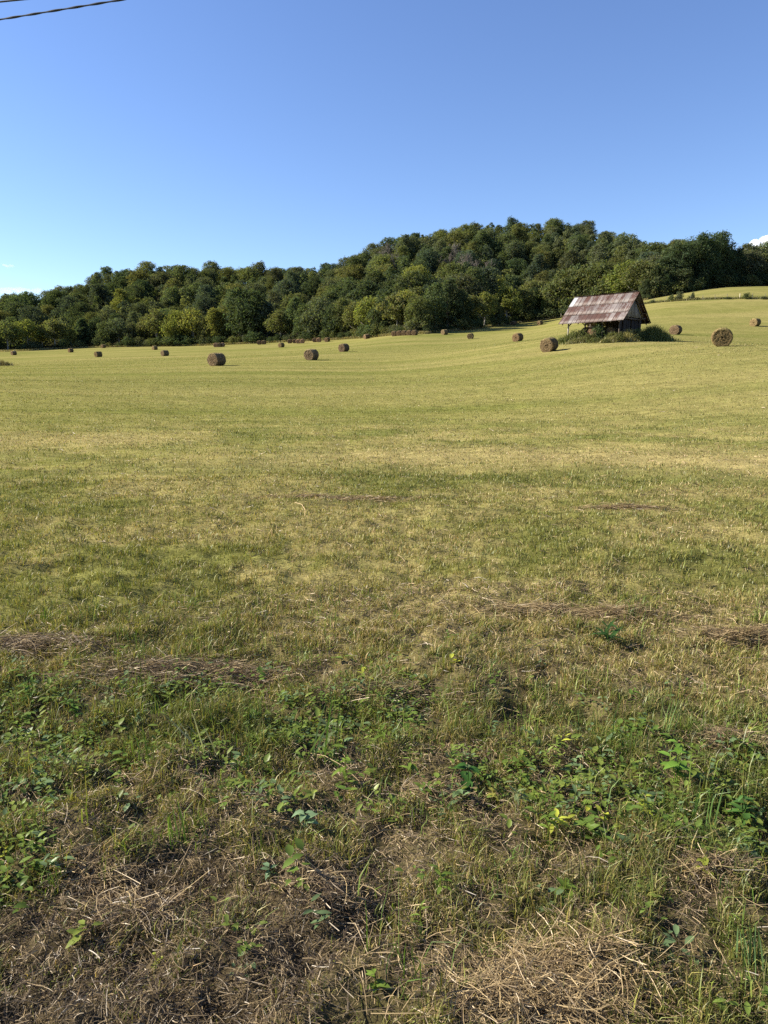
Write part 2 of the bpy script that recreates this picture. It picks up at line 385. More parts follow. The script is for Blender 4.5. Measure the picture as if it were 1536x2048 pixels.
Vs, Qs, Ts, Cs, nn = [], [], [], [], 0
def push(b):
    global nn
    V, Q, T, C = b; Vs.append(V); Qs.append(Q + nn); Ts.append(T + nn); Cs.append(C); nn += len(V)
push(grass_set(*scatter_area(340000, .8, 4.6)))
push(grass_set(*scatter(330000, 4.4, 12)))
push(grass_set(*scatter(300000, 11.5, 60)))
push(grass_set(*scatter(150000, 55, 190)))
tag(link('mown_grass', mesh('mown_grass', np.concatenate(Vs), np.concatenate(Qs), np.concatenate(Ts), np.concatenate(Cs), False, [M_grass])), kind='stuff', label='short mown grass covering the hay field and verge')

# taller green grass tufts on the verge
Vs, Qs, Ts, Cs, nn = [], [], [], [], 0
tx, ty, td = scatter_area(900, 1.3, 5.2)
wz, _ = zones(tx, ty); kp = rng.uniform(0, 1, len(tx)) < np.where(td < 2.3, np.where(tx < 0, .35, .65), 1) * np.clip(.16 + 1.2 * wz[:, 0] - wz[:, 3] * .25, 0, 1)
for x0, y0 in zip(tx[kp], ty[kp]):
    m = rng.integers(9, 32); s = rng.uniform(.02, .07)
    x = x0 + rng.normal(0, s, m); y = y0 + rng.normal(0, s, m)
    g = rng.uniform(0, 1); c = (np.array([.07, .13, .025]) * (1 - g) + np.array([.16, .20, .04]) * g) * rng.uniform(.7, 1.3, (m, 1))
    push(blades(x, y, rng.gamma(4, 1 / 4, m) * rng.uniform(.045, .11), rng.uniform(.0025, .0055, m), np.clip(rng.normal(.62, .25, m), .05, .97), c, curve=.35))
tag(link('tall_grass_tufts', mesh('tall_grass_tufts', np.concatenate(Vs), np.concatenate(Qs), np.concatenate(Ts), np.concatenate(Cs), False, [M_grass])), kind='stuff', label='taller green grass tufts growing through the mown verge')

# loose cut straw lying everywhere
def straw_field():
    out = []; off = 0; VV, QQ, CC = [], [], []
    for n, d0, d1, wm, area in ((150000, .8, 3.0, 1.0, 1), (70000, 2.8, 5.5, 1.2, 1), (40000, 5, 22, 1.0, 0), (14000, 20, 70, 1, 0)):
        x, y, d = (scatter_area if area else scatter)(n, d0, d1)
        w, _ = zones(x, y); kp = rng.uniform(0, 1, n) < np.clip(.05 + w[:, 2] * .5 + w[:, 3] * 1.0, 0, 1); x, y, d = x[kp], y[kp], d[kp]; w = w[kp]; n = len(x)
        L = rng.gamma(2.0, .019, n) * (1 + .9 * sstep(2.5, 12, d)); wd = np.maximum(.0013, .0007 * d ** .8) * rng.uniform(.6, 1.7, n); L = np.where(rng.uniform(0, 1, n) < .007, L * 4, L * (1 - .35 * np.clip(w[:, 3] * 1.5, 0, 1)))
        g = rng.uniform(0, 1, (n, 1)) ** 1.9; c = (np.array([.060, .043, .030]) * (1 - g) + np.array([.42, .32, .18]) * g) * (1 - .34 * np.clip(w[:, 3:4] * 1.5, 0, 1))
        V, Q, C = strands(x, y, gz(x, y) + rng.uniform(.0, .03, n), L, wd, rng.uniform(0, 6.28, n), rng.normal(0, .3, n), rng.normal(0, .10, n), c)
        VV.append(V); QQ.append(Q + off); CC.append(C); off += len(V)
    return mesh('cut_straw', np.concatenate(VV), np.concatenate(QQ), None, np.concatenate(CC), False, [M_straw])
tag(link('cut_straw', straw_field()), kind='stuff', label='loose cut straw and dead stems lying in the grass')

# ------------------------------------------------------------------ hay clumps left on the ground
def gpt(px, py):
    r = ray(px, py); t = np.geomspace(.8, 120, 4000); P = np.array([0, 0, CAMZ])[None] + r[None] * t[:, None]
    g = gz(P[:, 0], P[:, 1]); i = np.argmax(P[:, 2] <= g); return P[i, 0], P[i, 1]

CLUMPS = [  # px, py, half length, half depth, rotation, height, strands, tint, label
 (1095, 1990, .30, .15, .0, .06, 5200, 0, 'thick tan clump of dry hay at the front edge of the verge'),
 (340, 1345, .66, .19, .05, .045, 4200, 1, 'long brown windrow of flattened hay above the leafy weeds'),
 (50, 1300, .5, .15, .0, .06, 1800, 1, 'dark brown hay heap beside the long flattened windrow'),
 (800, 1395, .50, .14, -.08, .04, 1500, 1, 'brown thatch of hay in the middle of the verge behind the tall grass stalks'),
 (1150, 1240, .68, .11, -.12, .03, 2600, 0, 'thin tan windrow of hay running across the mown grass by the dark dock plant'),
 (1500, 1275, .5, .10, -.1, .03, 1400, 0, 'tan hay scrap farther along the line of the thin windrow'),
 (1480, 1490, .34, .10, -.15, .05, 1300, 1, 'brown hay heap beside the broadleaf vine'),
 (690, 1000, 1.5, .16, -.03, .02, 1500, 0, 'faint tan windrow of hay far out in the mown grass'),
 (1250, 1015, .7, .12, -.05, .02, 1000, 0, 'faint tan hay scrap beyond the far windrow'),
 (180, 1760, .20, .08, -.5, .03, 500, 0, 'small pale tuft of straw on the bare brown verge'),
 (300, 1830, .26, .09, .15, .05, 900, 1, 'low brown ridge of dead thatch on the bare verge'),
 (1440, 1745, .26, .09, .1, .05, 900, 1, 'rusty brown patch of dead hay beneath the green weeds'),
 (660, 1790, .22, .10, -.3, .04, 700, 1, 'greyish brown mat of dead stems between grass tufts'),
 (900, 1600, .30, .09, -.25, .04, 800, 1, 'tan mat of dead stems before the yellowing vine'),
]
for px, py, rx, ry, rot, hh, n, tint, lab in CLUMPS:
    x0, y0 = gpt(px, py); u = rng.normal(0, .48, (n, 2)); u *= np.where(rng.uniform(0, 1, (n, 1)) < .28, 1.6 if n > 1000 and rx < 1 else .9, .9); ca, sa = math.cos(rot), math.sin(rot)
    lx, ly = u[:, 0] * rx, u[:, 1] * ry; x = x0 + lx * ca - ly * sa; y = y0 + lx * sa + ly * ca
    far = max(1, math.hypot(x0, y0) / 2.6)
    prof = np.exp(-(u ** 2).sum(-1) * 1.1); z = gz(x, y) + prof * hh * rng.uniform(0, 1.15, n) + .003
    ang = rot + rng.normal(0, .38 if rx > .4 else 1.0, n); L = rng.gamma(2.6, .034, n) * (1.0 if tint == 0 else .85) * min(far, 1.5) * .9
    wd = rng.uniform(.0009, .0024, n) * far ** .5; g = rng.uniform(0, 1, (n, 1)) ** (1.1 if tint == 0 else 1.9)
    c = (np.array([.10, .068, .037]) if tint == 0 else np.array([.075, .052, .035])) * (1 - g) + np.array([.43, .33, .175]) * g
    V, Q, C = strands(x, y, z, L, wd, ang, rng.normal(0, .28, n), rng.normal(0, .22, n), c, 4)
    o = link('hay_clump', mesh('hay_clump', V - np.array([x0, y0, 0]), Q, None, C, False, [M_straw])); o.location = (x0, y0, 0)
    tag(o, lab, 'hay clump', 'clumps of cut hay left on the ground')

# ------------------------------------------------------------------ broadleaf ground weeds
LT = np.array([(0, 0), (.3, -.8), (.28, 0), (.3, .8), (.66, -.75), (.66, 0), (.66, .75), (1, 0)])
LQ = np.array([(1, 2, 5, 4), (2, 3, 6, 5)]); LTr = np.array([(0, 2, 1), (0, 3, 2), (4, 5, 7), (5, 6, 7)])
def leaves(P, yaw, pitch, L, W, fold, droop, col):
    n = len(P); t = LT[None, :, 0]; s = LT[None, :, 1]
    cy, sy = np.cos(yaw)[:, None], np.sin(yaw)[:, None]
    f = t * L[:, None]; lat = s * W[:, None] / 2; up = np.abs(s) * (W * fold)[:, None] / 2 - (droop * L)[:, None] * t * t
    cpi, spi = np.cos(pitch)[:, None], np.sin(pitch)[:, None]
    ff = f * cpi - up * spi; zz = f * spi + up * cpi
    V = np.stack([P[:, None, 0] + ff * cy - lat * sy, P[:, None, 1] + ff * sy + lat * cy, P[:, None, 2] + zz], -1)
    b = np.arange(n)[:, None, None] * 8
    return V.reshape(-1, 3), (b + LQ[None]).reshape(-1, 4), (b + LTr[None]).reshape(-1, 3), np.repeat(col, 8, 0)

Vs, Qs, Ts, Cs, nn = [], [], [], [], 0
tx, ty, td = scatter_area(6500, 1.35, 4.6)
px_, py_ = proj(np.stack([tx, ty, np.zeros_like(tx)]))
wz, _ = zones(tx, ty)
clus = sstep(.42, .62, fbm(tx * 2.2, ty * 2.2, 131, 2))
dens = (.06 + .6 * wz[:, 0] + .9 * np.exp(-((td - 2.9) / .55) ** 2) + 1.8 * (1 - sstep(-1.5, -.5, tx)) * np.exp(-((td - 3.3) / .5) ** 2)) * (.2 + 1.3 * clus)
dens *= np.where(td < 2.35, np.where(tx < .0, .10, .24), 1) * (1 - sstep(3.5, 4.4, td) * .9)
kp = rng.uniform(0, 1, len(tx)) < np.clip(dens * .75, 0, 1)
for x0, y0 in zip(tx[kp], ty[kp]):
    m = int(rng.integers(3, 9)); big = rng.uniform(0, 1) ** 2.2; z0 = gz1(x0, y0); hgt = rng.uniform(.02, .09)
    P = np.stack([x0 + rng.normal(0, .018, m), y0 + rng.normal(0, .018, m), z0 + hgt * rng.uniform(.2, 1, m)], -1)
    L = rng.uniform(.013, .026, m) * (1 + 1.2 * big); g = rng.uniform(0, 1); q = rng.uniform(0, 1)
    base = np.array([.09, .15, .028]) * (1 - g) + np.array([.16, .20, .04]) * g
    if q > .985: base = np.array([.33, .36, .05])
    if q < .2: base = np.array([.12, .18, .08])
    push(leaves(P, rng.uniform(0, 6.28, m), rng.uniform(-.1, .8, m), L, L * rng.uniform(.35, .75), rng.uniform(.1, .5, m), rng.uniform(0, .5, m), base * rng.uniform(.75, 1.25, (m, 1))))
tag(link('ground_weeds', mesh('ground_weeds', np.concatenate(Vs), np.concatenate(Qs), np.concatenate(Ts), np.concatenate(Cs), False, [M_weed])), kind='stuff', label='small broadleaf weeds scattered through the verge grass')

# notable single plants
def weed(kind, px, py, h, n, L, ratio, colr_, lab, lean=(0, 0), cat='weed', spread=.7, grp='single weeds standing on the verge'):
    x0, y0 = gpt(px, py); z0 = gz1(x0, y0); root = empty(kind, (x0, y0, z0)); tag(root, lab, cat, grp)
    c0 = np.array(colr_); s = MB(); tips = []
    stems = 1 if n < 14 else 3
    for k in range(stems):
        a = rng.uniform(0, 6.28); l = np.array([lean[0] * h + .12 * h * math.cos(a) * (k > 0), lean[1] * h + .12 * h * math.sin(a) * (k > 0), h * (1 if k == 0 else rng.uniform(.6, .9))])
        pts = [l * t + np.array([0, 0, -.02 * (t == 0)]) + np.array([.05 * h * math.sin(t * 4), 0, 0]) * t for t in (0, .35, .7, 1)]
        s.tube(pts, [.002, .0018, .0014, .0008], 5, c0 * np.array([1.1, .95, .8])); tips.append(pts)
    s.build('stem', M_weed, root)
    t = rng.uniform(.12, 1, n); pi = rng.integers(0, stems, n)
    P = np.array([np.array([np.interp(tt, (0, .35, .7, 1), [p[j] for p in tips[k]]) for j in range(3)]) for tt, k in zip(t, pi)])
    LL = .78 * L * rng.uniform(.6, 1.15, n) * (1.15 - .45 * t)
    V, Q, T, C = leaves(P, np.arange(n) * 2.4 + rng.normal(0, .3, n), rng.uniform(.0, spread, n), LL, LL * ratio, rng.uniform(.15, .5, n), rng.uniform(.1, .6, n), c0 * rng.uniform(.75, 1.3, (n, 1)))
    link('foliage', mesh('foliage', V, Q, T, C, False, [M_weed]), root)

DG, MG, YG, GG = (.075, .125, .02), (.12, .18, .03), (.23, .27, .04), (.16, .20, .09)
weed('tall_weed', 283, 1420, .36, 7, .05, .22, MG, 'tall thin green stalk standing alone in the brown windrow', (.02, 0), spread=1.1)
weed('leafy_weed', 1095, 1680, .11, 9, .075, .42, MG, 'bright four-armed leafy weed with long pointed leaves in the verge', spread=.35)
weed('leafy_weed', 1030, 1640, .17, 12, .07, .28, GG, 'upright grey-green weed next to the yellowing vine', spread=.8)
weed('dock_plant', 1215, 1290, .15, 16, .17, .24, (.03, .07, .018), 'dark green dock clump beside the thin tan windrow', spread=.9)
weed('leafy_weed', 150, 1450, .20, 26, .06, .45, (.085, .15, .028), 'dense patch of leafy weed at the edge of the picture, below the dark hay heap')
weed('leafy_weed', 60, 1410, .20, 24, .06, .45, (.08, .14, .025), 'dark leafy weed clump nearest to the dark brown hay heap')
weed('leafy_weed', 215, 1430, .16, 18, .07, .30, GG, 'pale leafy weed with long leaves just under the brown windrow')
weed('leafy_weed', 690, 1570, .20, 16, .08, .38, MG, 'green leafy weed in the middle of the verge beneath the tall grass stalks')
weed('leafy_weed', 655, 1500, .14, 12, .09, .40, GG, 'grey-green weed with one broad leaf at the foot of the stalks')
weed('leafy_weed', 760, 1500, .16, 14, .07, .40, MG, 'bushy green weed behind the brown thatch mat')
weed('leafy_weed', 820, 1560, .14, 10, .07, .30, MG, 'pointed green weed beside the dark gap in the verge')
weed('vine_plant', 935, 1580, .12, 12, .085, .70, (.04, .10, .02), 'dark broad-leaved vine next to yellow leaves', cat='vine', spread=.5)
weed('vine_plant', 985, 1610, .08, 12, .05, .70, (.22, .22, .05), 'yellowing vine with orange-tinged leaves', cat='vine', spread=.5)
weed('vine_plant', 1350, 1570, .20, 18, .095, .62, (.12, .22, .035), 'broadleaf vine with drooping heart-shaped leaves before the brown hay heap', cat='vine', spread=.5)
weed('vine_plant', 1290, 1640, .10, 14, .07, .65, (.25, .30, .04), 'pale yellow-green vine low on the ground', cat='vine', spread=.4)
weed('leafy_weed', 1480, 1650, .15, 16, .075, .5, (.06, .13, .03), 'dark green weed clump above the rusty hay patch', spread=.6)
weed('leafy_weed', 1405, 1760, .07, 5, .055, .62, YG, 'small bright weed with two round leaves on the rusty hay patch', spread=.6)
weed('leafy_weed', 540, 1760, .05, 9, .055, .65, (.12, .19, .10), 'pale blue-green rosette in the short verge grass', spread=.4)
weed('leafy_weed', 880, 1790, .10, 10, .07, .35, MG, 'green weed between the dead stem mat and the tan hay clump', spread=.8)
weed('leafy_weed', 840, 1860, .09, 7, .08, .25, MG, 'long-bladed weed arching over at the edge of the tan hay clump', spread=.8)
weed('leafy_weed', 1178, 1960, .05, 3, .04, .8, YG, 'tiny heart-leaved seedling growing through the tan hay clump', spread=.5)
weed('leafy_weed', 312, 1925, .03, 3, .035, .7, YG, 'tiny lone bright seedling on the bare brown verge', spread=.9)
weed('leafy_weed', 485, 1900, .04, 4, .04, .75, MG, 'small round-leaved seedling beside the bare brown verge', spread=.6)
weed('leafy_weed', 60, 1535, .07, 6, .05, .7, YG, 'bright yellow-green seedling under the dense patch of leafy weed', spread=.6)
weed('leafy_weed', 170, 1570, .08, 6, .045, .6, YG, 'bright pair of small leaves below the dense leafy weeds', spread=.6)
weed('leafy_weed', 610, 1660, .08, 10, .07, .6, (.16, .24, .13), 'pale broad-leaved weed low among the verge grass', spread=.6)
weed('leafy_weed', 1130, 1800, .08, 9, .07, .55, MG, 'green seedling with broad leaves above the tan hay clump', spread=.7)
weed('leafy_weed', 750, 1980, .05, 8, .05, .5, MG, 'small green weed at the bottom edge beside the tan hay clump', spread=.6)

def stalks(px, py, n, h, wd, col, lab, lean, cat='grass stalk'):
    x0, y0 = gpt(px, py); z0 = gz1(x0, y0); s = MB()
    for i in range(n):
        a = rng.uniform(0, 6.28); b = np.array([math.cos(a), math.sin(a), 0]) * .05 * rng.uniform(0, 1); hh = h * rng.uniform(.7, 1.1)
        tip = b + np.array([lean[0] * hh * rng.uniform(.3, 1.6), lean[1] * hh, hh]); m = (b + tip) / 2 + np.array([0, 0, hh * .08]); sd = np.array([math.cos(a), math.sin(a), 0]) * wd * .32
        q = lambda p, k: [p - sd * k, p + sd * k]
        V = q(b - np.array([0, 0, .02]), 1) + q((b + m) / 2, 1) + q(m, .95) + q((m + tip) / 2 + np.array([0, 0, hh * .03]), .7) + q(tip, .1)
        s.add(V, [(2 * k, 2 * k + 1, 2 * k + 3, 2 * k + 2) for k in range(4)], c=np.array(col) * rng.uniform(.7, 1.3))
    o = s.build('grass_stalks', M_grass); o.location = (x0, y0, z0); tag(o, lab, cat, 'tall grass stalks on the verge')
stalks(660, 1530, 7, .40, .007, (.07, .13, .03), 'tuft of tall dark grass stalks in the middle of the verge', (.15, 0))
stalks(620, 1520, 3, .25, .012, (.13, .20, .07), 'pair of broad pale grass blades leaning beside the tall dark stalks', (.6, 0))
stalks(420, 1520, 9, .20, .008, (.30, .30, .17), 'bleached bundle of dead grass blades in the leafy verge', (-.8, .2))
stalks(180, 1240, 5, .34, .006, (.20, .22, .06), 'slender bowed grass stalks in the mown grass far from the barn', (.25, 0))
stalks(1330, 1480, 8, .17, .006, (.10, .16, .05), 'long leaning grass blades behind the broadleaf vine', (.4, .1))
stalks(1400, 1660, 8, .18, .008, (.10, .18, .05), 'upright green grass stalks beside the dark green weed clump', (.1, 0))
stalks(360, 1690, 8, .16, .009, (.12, .20, .04), 'bright tuft of broad grass blades at the edge of the bare brown verge', (-.1, 0))
stalks(1500, 1930, 14, .13, .007, (.09, .15, .06), 'green grass tuft at the lower corner beyond the tan hay clump', (-.2, 0))

# ------------------------------------------------------------------ hay bales
def hay_mat():
    m, nt, out = mat('hay'); b = N(nt, 'ShaderNodeBsdfPrincipled'); b.inputs['Roughness'].default_value = 1; b.inputs['Specular IOR Level'].default_value = 0
    a = N(nt, 'ShaderNodeAttribute', attribute_name='col'); tc = N(nt, 'ShaderNodeTexCoord'); oi = N(nt, 'ShaderNodeObjectInfo')
    mp = N(nt, 'ShaderNodeMapping'); mp.inputs['Scale'].default_value = (1, .35, 1); nt.links.new(tc.outputs['Object'], mp.inputs[0]); nt.links.new(oi.outputs['Location'], mp.inputs['Location'])
    nz = N(nt, 'ShaderNodeTexNoise'); nz.inputs['Scale'].default_value = 16; nz.inputs['Detail'].default_value = 5; nz.inputs['Roughness'].default_value = .7; nt.links.new(mp.outputs[0], nz.inputs[0])
    rp = N(nt, 'ShaderNodeMapRange'); rp.inputs[1].default_value = .32; rp.inputs[2].default_value = .68; rp.inputs[3].default_value = .45; rp.inputs[4].default_value = 1.55; nt.links.new(nz.outputs[0], rp.inputs[0])
    cm = N(nt, 'ShaderNodeVectorMath', operation='SCALE'); nt.links.new(a.outputs['Color'], cm.inputs[0]); nt.links.new(rp.outputs[0], cm.inputs['Scale'])
    c = mixc(nt, cm.outputs[0], oi.outputs['Color'], 1.0, 'MULTIPLY'); nt.links.new(c, b.inputs['Base Color'])
    bp = N(nt, 'ShaderNodeBump'); bp.inputs['Strength'].default_value = 1; bp.inputs['Distance'].default_value = .06; nt.links.new(nz.outputs[0], bp.inputs['Height']); nt.links.new(bp.outputs[0], b.inputs['Normal'])
    nt.links.new(b.outputs[0], out.inputs[0]); return m
M_hay = hay_mat()

def bale_mesh(seed, straw=900, W=1.45, r=.75):
    g = np.random.default_rng(seed); nt_, nl = 64, 12; V = []; C = []; Q = []; T = []
    th = np.linspace(0, 2 * np.pi, nt_, endpoint=False); prof = []
    # profile from the front centre over the rim to the back centre
    fr = [(.0, -W / 2 + .05)] + [(r * q, -W / 2 + .016 * g.uniform(-.8, 1.0) - .03 * (1 - q)) for q in (.12, .24, .36, .48, .6, .7, .8, .88, .94)] + [(r * .985, -W / 2 + .035)]
    side = [(r * (1 + .022 * g.uniform(-1, 1)), y) for y in np.linspace(-W / 2 + .09, W / 2 - .09, nl)]
    bk = [(q, -y) for q, y in fr[::-1]]
    prof = fr + side + bk; P = np.array(prof); ring = np.empty((len(P), nt_, 3))
    wob = 1 + .018 * np.sin(th * 2 + g.uniform(0, 6)) + .014 * np.sin(th * 3 + g.uniform(0, 6)) + .01 * g.normal(0, 1, nt_)
    for i, (q, y) in enumerate(P):
        jit = g.normal(0, .012, nt_); ring[i, :, 0] = np.cos(th) * (q * wob + jit * (q > .1)); ring[i, :, 2] = np.sin(th) * (q * wob + jit * (q > .1)); ring[i, :, 1] = y + g.normal(0, .014, nt_)
    ring[..., 2] = np.where(ring[..., 2] < -r * .90, -r * .90 + (ring[..., 2] + r * .90) * .3, ring[..., 2]) + r * .92
    nfr = len(fr); c = np.empty((len(P), nt_, 3))
    endc = np.array([.172, .124, .074]); sidec = np.array([.122, .09, .054])  # shade of the sides put into their colour, darker than the ends
    for i in range(len(P)):
        isend = i < nfr or i >= nfr + nl; k = i if i < nfr else len(P) - 1 - i
        base = endc * ((.95 if k % 2 else 1.04) * (.6 if k == 0 else 1)) if isend else sidec * g.uniform(.82, 1.12)
        c[i] = base * g.uniform(.75, 1.25, (nt_, 1))
    top = sstep(1.15, 1.5, ring[..., 2])[..., None]; c = c * (1 - top * .6) + np.array([.30, .26, .13]) * top * .6   # sunlit crest, painted paler into the hay colour
    ix = np.arange(len(P) * nt_).reshape(len(P), nt_); nx = np.roll(ix, -1, 1)
    Q = np.stack([ix[:-1], nx[:-1], nx[1:], ix[1:]], -1).reshape(-1, 4)
    V = ring.reshape(-1, 3); C = c.reshape(-1, 3)
    # loose straw
    n = straw; a = g.uniform(0, 6.28, n); e = g.uniform(0, 1, n) < .5
    rr = np.where(e, r * np.sqrt(g.uniform(0, 1, n)), r * 1.0); yy = np.where(e, np.where(g.uniform(0, 1, n) < .6, -W / 2, W / 2), g.uniform(-W / 2, W / 2, n))
    p = np.stack([np.cos(a) * rr, yy, np.sin(a) * rr + r * .92], -1); tdir = np.stack([-np.sin(a), g.normal(0, .25, n), np.cos(a)], -1)
    nrm = np.where(e[:, None], np.stack([0 * a, np.sign(yy), 0 * a], -1), np.stack([np.cos(a), 0 * a, np.sin(a)], -1))
    L = g.uniform(.06, .2, n)[:, None]; dirv = tdir + nrm * g.uniform(.05, .55, (n, 1)); wv = np.cross(dirv, nrm) * .009 + nrm * .004
    S = np.stack([p - wv, p + wv, p + dirv * L], 1).reshape(-1, 3); S[:, 2] = np.maximum(S[:, 2], .0)
    b = len(V); T = b + np.arange(n * 3).reshape(-1, 3); g2 = g.uniform(0, 1, (n, 1)); sc = np.repeat(np.array([.09, .06, .035]) * (1 - g2) + np.array([.28, .21, .11]) * g2, 3, 0)
    me = mesh('hay_bale', np.r_[V, S], Q, T, np.r_[C, sc], False, [M_hay]); return me
BM = [bale_mesh(s) for s in (1, 2, 3)]

def slope_tilt(o, x, y, rz):
    e = .6; nx = -(gz1(x + e, y) - gz1(x - e, y)) / (2 * e); ny = -(gz1(x, y + e) - gz1(x, y - e)) / (2 * e)
    from mathutils import Vector, Matrix, Quaternion
    q = Vector((0, 0, 1)).rotation_difference(Vector((nx, ny, 1)).normalized()); o.rotation_mode = 'QUATERNION'
    o.rotation_quaternion = q @ Quaternion((0, 0, 1), rz)
def put_bale(i, px, py, d, yaw, lab, grp, tint, sc=1.0):
    p = at(px, py, d); x, y = p[0], p[1]; o = link('hay_bale', BM[i % 3]); a = math.atan2(x, y)
    o.location = (x, y, gz1(x, y) - .03); rz = -a - R(yaw); slope_tilt(o, x, y, rz); o.scale = (sc,) * 3; o.color = (*tint, 1)
    tag(o, lab, 'hay bale', grp); return o
for i, (px, py, d, yaw, lab) in enumerate(BALES):
    v = random.uniform(.85, 1.15); put_bale(i, px, py, d, yaw, lab, 'round hay bales lying in the open field', (v, v * random.uniform(.92, 1.03), v * random.uniform(.85, 1.05)))
for i, (px, py, d, yaw, lab) in enumerate(ROWB):
    pink = i in (0, 2, 7, 8, 10); put_bale(i, px, py, d - (5 if i < 11 else 0), yaw, lab, 'round hay bales stored along the edge of the wood', (1.7, 1.45, 1.5) if pink else (.9, .85, .85))

# ------------------------------------------------------------------ hay shed
def roof_mat():
    m, nt, out = mat('rusty_tin'); b = N(nt, 'ShaderNodeBsdfPrincipled'); b.inputs['Roughness'].default_value = .55; b.inputs['Metallic'].default_value = .0; b.inputs['Specular IOR Level'].default_value = .35
    a = N(nt, 'ShaderNodeAttribute', attribute_name='col')   # r: how rusty, g: shade of the panel, b: painted
    sep = N(nt, 'ShaderNodeSeparateColor'); nt.links.new(a.outputs['Color'], sep.inputs[0])
    tc = N(nt, 'ShaderNodeTexCoord'); mp = N(nt, 'ShaderNodeMapping'); mp.inputs['Scale'].default_value = (8.5, .7, .7); nt.links.new(tc.outputs['Object'], mp.inputs[0])
    nz = N(nt, 'ShaderNodeTexNoise'); nz.inputs['Scale'].default_value = 1.1; nz.inputs['Detail'].default_value = 7; nz.inputs['Roughness'].default_value = .62; nt.links.new(mp.outputs[0], nz.inputs[0])
    n2 = N(nt, 'ShaderNodeTexNoise'); n2.inputs['Scale'].default_value = 6; n2.inputs['Detail'].default_value = 5; nt.links.new(tc.outputs['Object'], n2.inputs[0])
    ad = N(nt, 'ShaderNodeMath', operation='ADD'); nt.links.new(nz.outputs[0], ad.inputs[0]); nt.links.new(sep.outputs[0], ad.inputs[1])
    a2 = N(nt, 'ShaderNodeMath', operation='MULTIPLY_ADD'); nt.links.new(n2.outputs[0], a2.inputs[0]); a2.inputs[1].default_value = .6; nt.links.new(ad.outputs[0], a2.inputs[2])
    rp = N(nt, 'ShaderNodeMapRange'); rp.inputs[1].default_value = 1.14; rp.inputs[2].default_value = 1.28; nt.links.new(a2.outputs[0], rp.inputs[0])
    grey = mixc(nt, (.11, .10, .097), (.28, .262, .255), n2.outputs[0]); rust = mixc(nt, (.046, .022, .016), (.105, .052, .037), n2.outputs[0])
    c = mixc(nt, grey, rust, rp.outputs[0]); c = mixc(nt, c, (.55, .58, .62), sep.outputs[2])
    cm = N(nt, 'ShaderNodeVectorMath', operation='MULTIPLY'); cb = N(nt, 'ShaderNodeCombineXYZ'); [nt.links.new(sep.outputs[1], cb.inputs[k_]) for k_ in range(3)]; c = mixc(nt, c, (.74, .70, .70), 1.0, 'MULTIPLY'); nt.links.new(c, cm.inputs[0]); nt.links.new(cb.outputs[0], cm.inputs[1])
    nt.links.new(cm.outputs[0], b.inputs['Base Color']); nt.links.new(b.outputs[0], out.inputs[0]); return m
M_roof = roof_mat(); M_wood = attr_mat('weathered_wood', .95, .35, 5, (6, 6, .5), .004, .1)
BC = np.array([88 * math.sin(.2922), 88 * math.cos(.2922), 0]); BZ = 5.9
shed = empty('hay_shed', (BC[0], BC[1], BZ), R(-45)); tag(shed, 'open wooden hay shed with patched rusty tin roof, standing in weeds on the slope', 'shed')
RL, RH, EH, RY = 4.0, 5.22, 2.07, 3.35    # half ridge, ridge height, eave height, half width in plan
def rooff(sgn, name):
    s = MB(); sl = math.hypot(RY, RH - EH); g = np.random.default_rng(40 + sgn)
    courses = [(-.04, .36), (.34, .70), (.68, 1.0)]; nrm = np.array([0, sgn * (RH - EH), RY]) / sl; dn = np.array([0, sgn * RY, -(RH - EH)]) / sl
    for ci, (t0, t1) in enumerate(courses):
        x = -RL + g.uniform(-.04, .04); lift = .012 * (2 - ci) ; ii = 0
        while x < RL - .05:
            wpan = .56 * g.uniform(.94, 1.05); x1 = min(x + wpan, RL + .03); rust = g.choice([.26, .36, .43, .48, .54, .72], p=[.1, .16, .22, .24, .18, .1]) ; sh = g.uniform(.82, 1.1); pt = 0
            if ci == 0 and ii == 0 and sgn < 0: pt = .7; rust = 0
            if ci == 2 and 5 <= ii <= 8: rust = max(rust, .62 if ii > 6 else .55)
            nx = 9; xs = np.linspace(x, x1 - .006, nx); cor = .016 * np.cos(np.arange(nx) * np.pi); tl0, tl1 = g.normal(0, .012), g.normal(0, .012)
            e0 = np.array([xs, np.zeros(nx), np.zeros(nx)]).T; top0 = np.array([0, 0, RH])
            q0 = e0 + top0 + dn * (t0 * sl) + nrm * (lift + tl0 + cor)[:, None] if False else None
            V = []
            for tt, ex in ((t0, lift + .0), ((t0 + t1) / 2, lift + .012), (t1, lift + .014 + abs(tl1))):
                sag = -.05 * math.sin((x + RL) / (2 * RL) * math.pi) * tt - (.08 * (ci == 2) * max(0, -x / RL - .3))
                for k in range(nx): V.append(np.array([xs[k], 0, RH + sag]) + dn * (tt * sl) + nrm * (ex + cor[k]))
            n = len(V); V = V + [v - nrm * .006 for v in V]
            Q = [(r_ * nx + k, r_ * nx + k + 1, (r_ + 1) * nx + k + 1, (r_ + 1) * nx + k) for r_ in range(2) for k in range(nx - 1)]
            Q2 = [tuple(n + i for i in q[::-1]) for q in Q]; ed = [(2 * nx + k, 2 * nx + k + 1, n + 2 * nx + k + 1, n + 2 * nx + k) for k in range(nx - 1)]
            s.add(V, Q + Q2 + ed, c=(rust, sh, pt)); x = x1; ii += 1
    return s.build(name, M_roof, shed)
rooff(-1, 'roof_sheets'); rooff(1, 'roof_sheets')
WC = np.array([.23, .215, .20]); DK = np.array([.11, .09, .074])
s = MB()   # ridge cap, purlins, rafters
